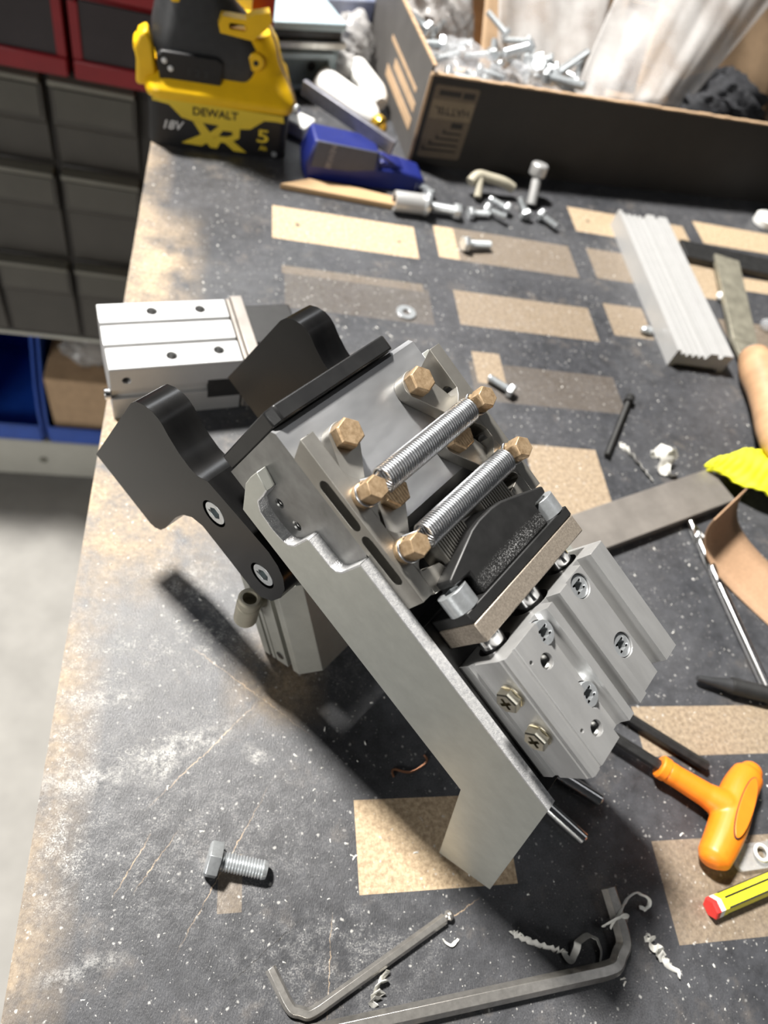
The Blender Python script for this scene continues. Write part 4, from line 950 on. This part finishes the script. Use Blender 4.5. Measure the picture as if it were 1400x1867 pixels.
build('torn_edge', ragged(0, BW, -.2, 2.8, BH - .6, 'x'), 'kraft', bx)
build('torn_edge', ragged(-.2, 2.8, 0, BD, BH + 6, 'y'), 'kraft', bx)
build('corner_edge', MB().box(-1.6, 1.4, -1.2, .0, 0, BH), 'kraft', bx, bevel=.5)
# unprinted stripes on the left panel
for k, (y0, y1, z0, z1) in enumerate(((20, 120, 20, 30), (20, 100, 36, 44), (26, 124, 50, 54))):
    build('bare_stripe', MB().box(-.4, .1, y0, y1, z0, z1), 'kraft', bx)
# printed mark on the front: frame, bars, hand-lettered field, staircase
pm = build('printed_mark', MB().prism(rrect(6, 9, 47, 72, 2.5), -.25, .05, pl=XZ), 'print', bx)
build('lettered_field', MB().box(7, 46, -.45, -.2, 44, 60), 'print2', pm)
for a, b, c_, d_ in ((11, 31, 63.5, 68), (33, 44, 63, 68), (30, 41, 37, 42)): build('printed_bar', MB().box(a, b, -.45, -.2, c_, d_), 'card', pm)
for k in range(4):
    x0 = 24 - k * 5.2; z0 = 31.5 - k * 5.4
    build('printed_step', MB().prism([(x0, z0), (41.5, z0), (41.5, z0 + 1.7), (x0 + 1.8, z0 + 1.7), (x0 + 1.8, z0 + 4), (x0, z0 + 4)], -.45, -.2, pl=XZ), 'card', pm)
text('lettering', 'HATT0L', pm, (26.5, -.5, 51.5), (PI / 2, PI, 0), 9, 'card', .05, -.25)

# contents (positions in the box frame -> world)
cb, sb_ = math.cos(math.atan2(51, 415)), math.sin(math.atan2(51, 415))
def BWld(x, y, z=0): return (158.5 + x * cb - y * sb_, 621 + x * sb_ + y * cb, z)
# bagged bolts
rnd = random.Random(21)
for i in range(26):
    x, y = rnd.uniform(18, 150), rnd.uniform(16, 120); z = rnd.uniform(52, 76)
    a = rnd.uniform(0, 2 * PI); big = i % 4 == 0
    hex_bolt('bagged_bolt', 'loose zinc hex bolt among the bagged bolts in the cardboard box', 'bolt', BWld(x, y, z), (math.cos(a), math.sin(a), rnd.uniform(-.4, .4)), 13 if big else 10, 5.3 if big else 4, 4 if big else 3, 34 if big else 24, group='bolts in the box')
crumple('clear_bag', 'clear plastic bag of zinc bolts in the front left corner of the box', BWld(52, 56, 50), 36, 38, 28, 'film', 'plastic bag', 31, .3, n=44, k=28)
crumple('clear_bag', 'clear plastic bag of zinc bolts in the middle front of the box', BWld(116, 54, 44), 26, 34, 26, 'film', 'plastic bag', 37, .3, n=44, k=28)
crumple('clear_bag', 'clear bag bulging over the left rear of the box', BWld(48, 150, 58), 34, 34, 38, 'filmw', 'plastic bag', 41, .28, n=44, k=28)
# kraft paper sleeve standing behind
def sheet(name, label, cat, m, P00, P10, P01, P11, bow, seed, amp=3.0, nx=26, ny=20, solid=.8):
    P00, P10, P01, P11 = map(Vector, (P00, P10, P01, P11)); r_ = random.Random(seed); ph = [r_.uniform(0, 6) for _ in range(6)]
    nrm = (P10 - P00).cross(P01 - P00).normalized()
    def fn(s_, t_):
        p = P00 * (1 - s_) * (1 - t_) + P10 * s_ * (1 - t_) + P01 * (1 - s_) * t_ + P11 * s_ * t_
        k = bow * math.sin(PI * s_) + amp * (math.sin(7 * s_ + 3 * t_ + ph[0]) + .6 * math.sin(15 * s_ - 4 * t_ + ph[1]) + .4 * abs(math.sin(23 * s_ + 6 * t_ + ph[2])))
        return p + nrm * k
    o = build(name, MB().grid(fn, nx, ny), m, solid=solid, sharp=70); return tag(o, label, cat)
sheet('paper_sleeve', 'brown paper bag with faint print standing in the middle of the box', 'paper bag', 'filmw', BWld(104, 100, 40), BWld(215, 90, 30), BWld(104, 190, 128), BWld(235, 200, 150), -8, 3, 2.5)
sheet('kraft_flap', 'folded kraft cardboard piece behind the bags in the box', 'cardboard', 'kraft', BWld(104, 130, 10), BWld(250, 125, 10), BWld(104, 208, 118), BWld(275, 212, 150), -3, 4, .6)
sheet('polythene_bag', 'large cloudy polythene bag hanging across the middle of the box', 'plastic bag', 'filmw', BWld(138, 8, 64), BWld(268, 22, 70), BWld(262, 205, 225), BWld(500, 210, 250), 10, 12, 2.4, 50, 36)
sheet('cardboard_divider', 'tan cardboard divider leaning at the right of the box', 'cardboard', 'kraft', BWld(280, 120, 30), BWld(430, 80, 30), BWld(290, 205, 190), BWld(438, 200, 200), 2, 16, .5)
crumple('black_glove', 'black cloth glove bundled at the right end of the box', BWld(328, 52, 62), 44, 30, 30, 'cloth', 'glove', 51, .32, n=44, k=28)
crumple('black_glove', 'dark grey cloth glove tucked below the black one in the box', BWld(292, 24, 70), 26, 14, 15, 'cloth', 'glove', 53, .3)
for (x, y, z), (dx, dy, dz), k in (((128, 36, 76), (1, .7, .5), 0), ((150, 30, 74), (.3, .8, .2), 1), ((112, 40, 84), (.5, .9, -.3), 2)):
    hex_bolt('long_bolt', ('long zinc bolt pointing right in the middle of the box', 'long zinc bolt half under the polythene bag', 'long zinc bolt lying over the bagged bolts')[k], 'bolt', BWld(x, y, z), (dx, dy, dz), 12, 5, 3.8, 40)

# ================================================================== PILE OF HARDWARE IN FRONT OF THE BOX
hex_bolt('large_bolt', 'large zinc bolt with shiny head cylinder in front of the box corner', 'bolt', (196, 549, 6), (-1, -.02, 0.02), 12, 6, 4.2, 24, group=None)
lb = thing('spacer_sleeve', 'pale steel sleeve with flange lying in front of the blue clamp', 'sleeve', (136, 545, 0), .06)
build('sleeve_tube', MB().lathe([(5, 0), (8.2, 0), (8.4, 1), (8.4, 26), (5, 26)], (0, 0, 8.6), (1, 0, 0), 28), 'bright', lb); build('flange', MB().lathe([(4, 0), (11, 0), (11, 3.5), (4, 3.5)], (26, 0, 11), (1, 0, 0), 28), 'zinc', lb, bevel=.3)
P = [((205, 552, 4), (1, .2, 0), 'second zinc bolt in the row in front of the box'), ((222, 562, 5), (.9, -.6, .1), 'third zinc bolt in the row, angled toward the camera'), ((246, 566, 5), (-.8, .4, .1), 'fourth zinc bolt in the row with head forward'),
     ((276, 568, 5), (.7, -.8, 0), 'rightmost zinc bolt of the pile in front of the box'), ((262, 560, 5), (-.2, .9, 0.2), 'dark end-on bolt right of the pile'), ((160, 585, 5), (.7, -.6, 0), 'small bolt at the foot of the box corner')]
for p, d, lb_ in P: hex_bolt('pile_bolt', lb_, 'bolt', p, d, 10, 4.5, 3.1, 16, group='bolts piled in front of the box')
kb = thing('cast_knob', 'rough pale cast lever with round knob in the hardware pile', 'lever', (210, 588, 0), .25)
build('lever_body', MB().tube(spline([(0, 0, 12), (8, 4, 16), (18, 3, 15), (34, -1, 13), (44, -3, 9)], 5), [4.5] * 21, 12), 'fitting', kb); build('lever_leg', MB().tube([(10, 2, 15), (6, -10, 4)], 3.4, 10), 'fitting', kb)
kn = thing('standing_bolt', 'pale bolt standing upright on the hardware pile', 'bolt', (274, 600, 0), 0)
build('shank', MB().tube([(-2, -16, 3), (-1, -8, 12), (0, 2, 22)], 4.6, 14), 'bright', kn); build('round_head', MB().lathe([(0, 0), (7.5, 0), (8, 1), (8, 9), (6.5, 10.5), (0, 10.5)], (0, 3, 21), (.05, .2, 1), 24), 'bright', kn, bevel=.4)
o = build('plastic_plug', MB().lathe([(0, 0), (11, 0), (12, 1), (12, 8), (9, 10), (0, 10)], (0, 0, 0), (0, 0, 1), 24), 'white', loc=(548, 628, .1)); tag(o, 'white plastic cap at the far right edge of the bench', 'cap')

# ================================================================== STORAGE BEHIND THE BENCH (left)
YF = 850
rk = thing('storage_rack', 'pale grey steel storage rack on the floor behind the bench', 'rack', (0, YF, -900))
build('bottom_shelf', MB().box(-700, -72, 0, 300, 60, 160), 'rack', rk, bevel=3)
build('lip_bolt', MB().cyl((-300, -1.5, 108), (-300, .5, 108), 7, n=20), 'drawerl', rk)
for x in (-730, -103):
    build('upright', MB().box(x, x + 30, 270, 300, 0, 1000), 'rack', rk, bevel=2)
build('mid_shelf', MB().box(-700, -72, 20, 300, 394, 400), 'rack', rk)
cbn = thing('drawer_cabinet', 'brown black small-parts cabinet with smoky drawers behind the bench', 'cabinet', (0, YF + 14, -498))
build('carcass', MB().box(-606, -72, 6, 250, 0, 402), 'cabinet', cbn, bevel=2)
proto = None
for ci in range(5):
    for ri, (z0, z1) in enumerate(((6, 146), (150, 286), (290, 398))):
        x0 = -603 + ci * 100
        d_ = build('drawer', MB().prism([(2.5, 0), (0, (z1 - z0) - 62), (-5, (z1 - z0) - 56), (-5, (z1 - z0) - 12), (4, (z1 - z0) - 8), (4, z1 - z0), (8, z1 - z0), (8, 0)], x0 + 3, min(x0 + 96, -74), pl=lambda a, b, c: (c, a, b + 0)), 'drawer', cbn, loc=(0, 0, z0), bevel=1.5)
        build('drawer_lip', MB().box(x0 + 4, x0 + 95, -14, 4, z1 - z0 - 10, z1 - z0 - 4), 'drawerl', d_, bevel=1.2)
        build('label_band', MB().box(x0 + 8, x0 + 91, -6.5, -4.8, z1 - z0 - 50, z1 - z0 - 16), 'drawerband', d_)
def red_bin(x, z, label):
    t = thing('red_bin', label, 'bin', (x, YF - 5, z), 0, 'red front-opening bins on the cabinet')
    build('bin_body', MB().box(0, 104, 12.2, 150, 0, 77), 'binred', t, bevel=2)
    build('front_sill', MB().box(0, 104, 0, 12, 0, 20), 'binred', t, bevel=2)
    for a in (0, 94): build('front_post', MB().box(a, a + 10, 2, 12, 20, 76), 'binred', t, bevel=1)
    build('smoked_window', MB().box(10.2, 93.8, 4, 7, 20.2, 77), 'bindark', t)
for k, x in enumerate((-388, -278, -168)):
    red_bin(x, -95, ('lower red bin at the left picture edge', 'lower red bin with dark window left of the drill', 'lower red bin with dark window nearest the drill')[k])
    red_bin(x + 6, -12, ('upper red bin at the left picture edge', 'upper red bin at the top left corner', 'upper red bin behind the drill grip')[k])
def blue_bin(x, label):
    t = thing('blue_bin', label, 'bin', (x, YF + 4, -738), 0, 'blue open bins on the rack shelf')
    build('bin_floor', MB().box(0, 136, 0, 220, 0, 4), 'binblue', t); build('bin_back', MB().box(0, 136, 216, 220, 4, 225), 'binblue', t)
    sp_ = [(0, 0), (220, 0), (220, 225), (60, 225), (14, 120), (0, 60)]
    for a in (0, 132): build('bin_side', MB().prism(sp_, a, a + 4, pl=YZ), 'binblue', t)
    build('bin_lip', MB().prism([(-4, 0), (4, 0), (4, 34), (0, 38), (-4, 34)], 4.1, 131.9, pl=YZ), 'binblue', t, bevel=1)
    return t
for k, x in enumerate((-568, -426, -284)): blue_bin(x, ('leftmost blue bin beyond the picture edge', 'empty blue open bin at the left edge on the rack shelf', 'blue open bin holding a kraft carton beside the bench')[k])
o = build('kraft_carton', MB().box(0, 112, 0, 90, 0, 150), 'kraft', loc=(-272, YF + 14, -732), rot=(.06, 0, 0), bevel=2); tag(o, 'small kraft carton standing in the blue bin', 'carton')
o = build('kraft_carton', MB().box(0, 98, 0, 60, 0, 20), 'kraft', loc=(-262, YF + 120, -580), rot=(-.1, 0, .05), bevel=2); tag(o, 'flat kraft carton lying above the carton in the blue bin', 'carton')
crumple('film_bundle', 'clear film bundle on top of the kraft carton in the blue bin', (-205, YF + 60, -560), 40, 30, 22, 'filmw', 'plastic scrap', 61)
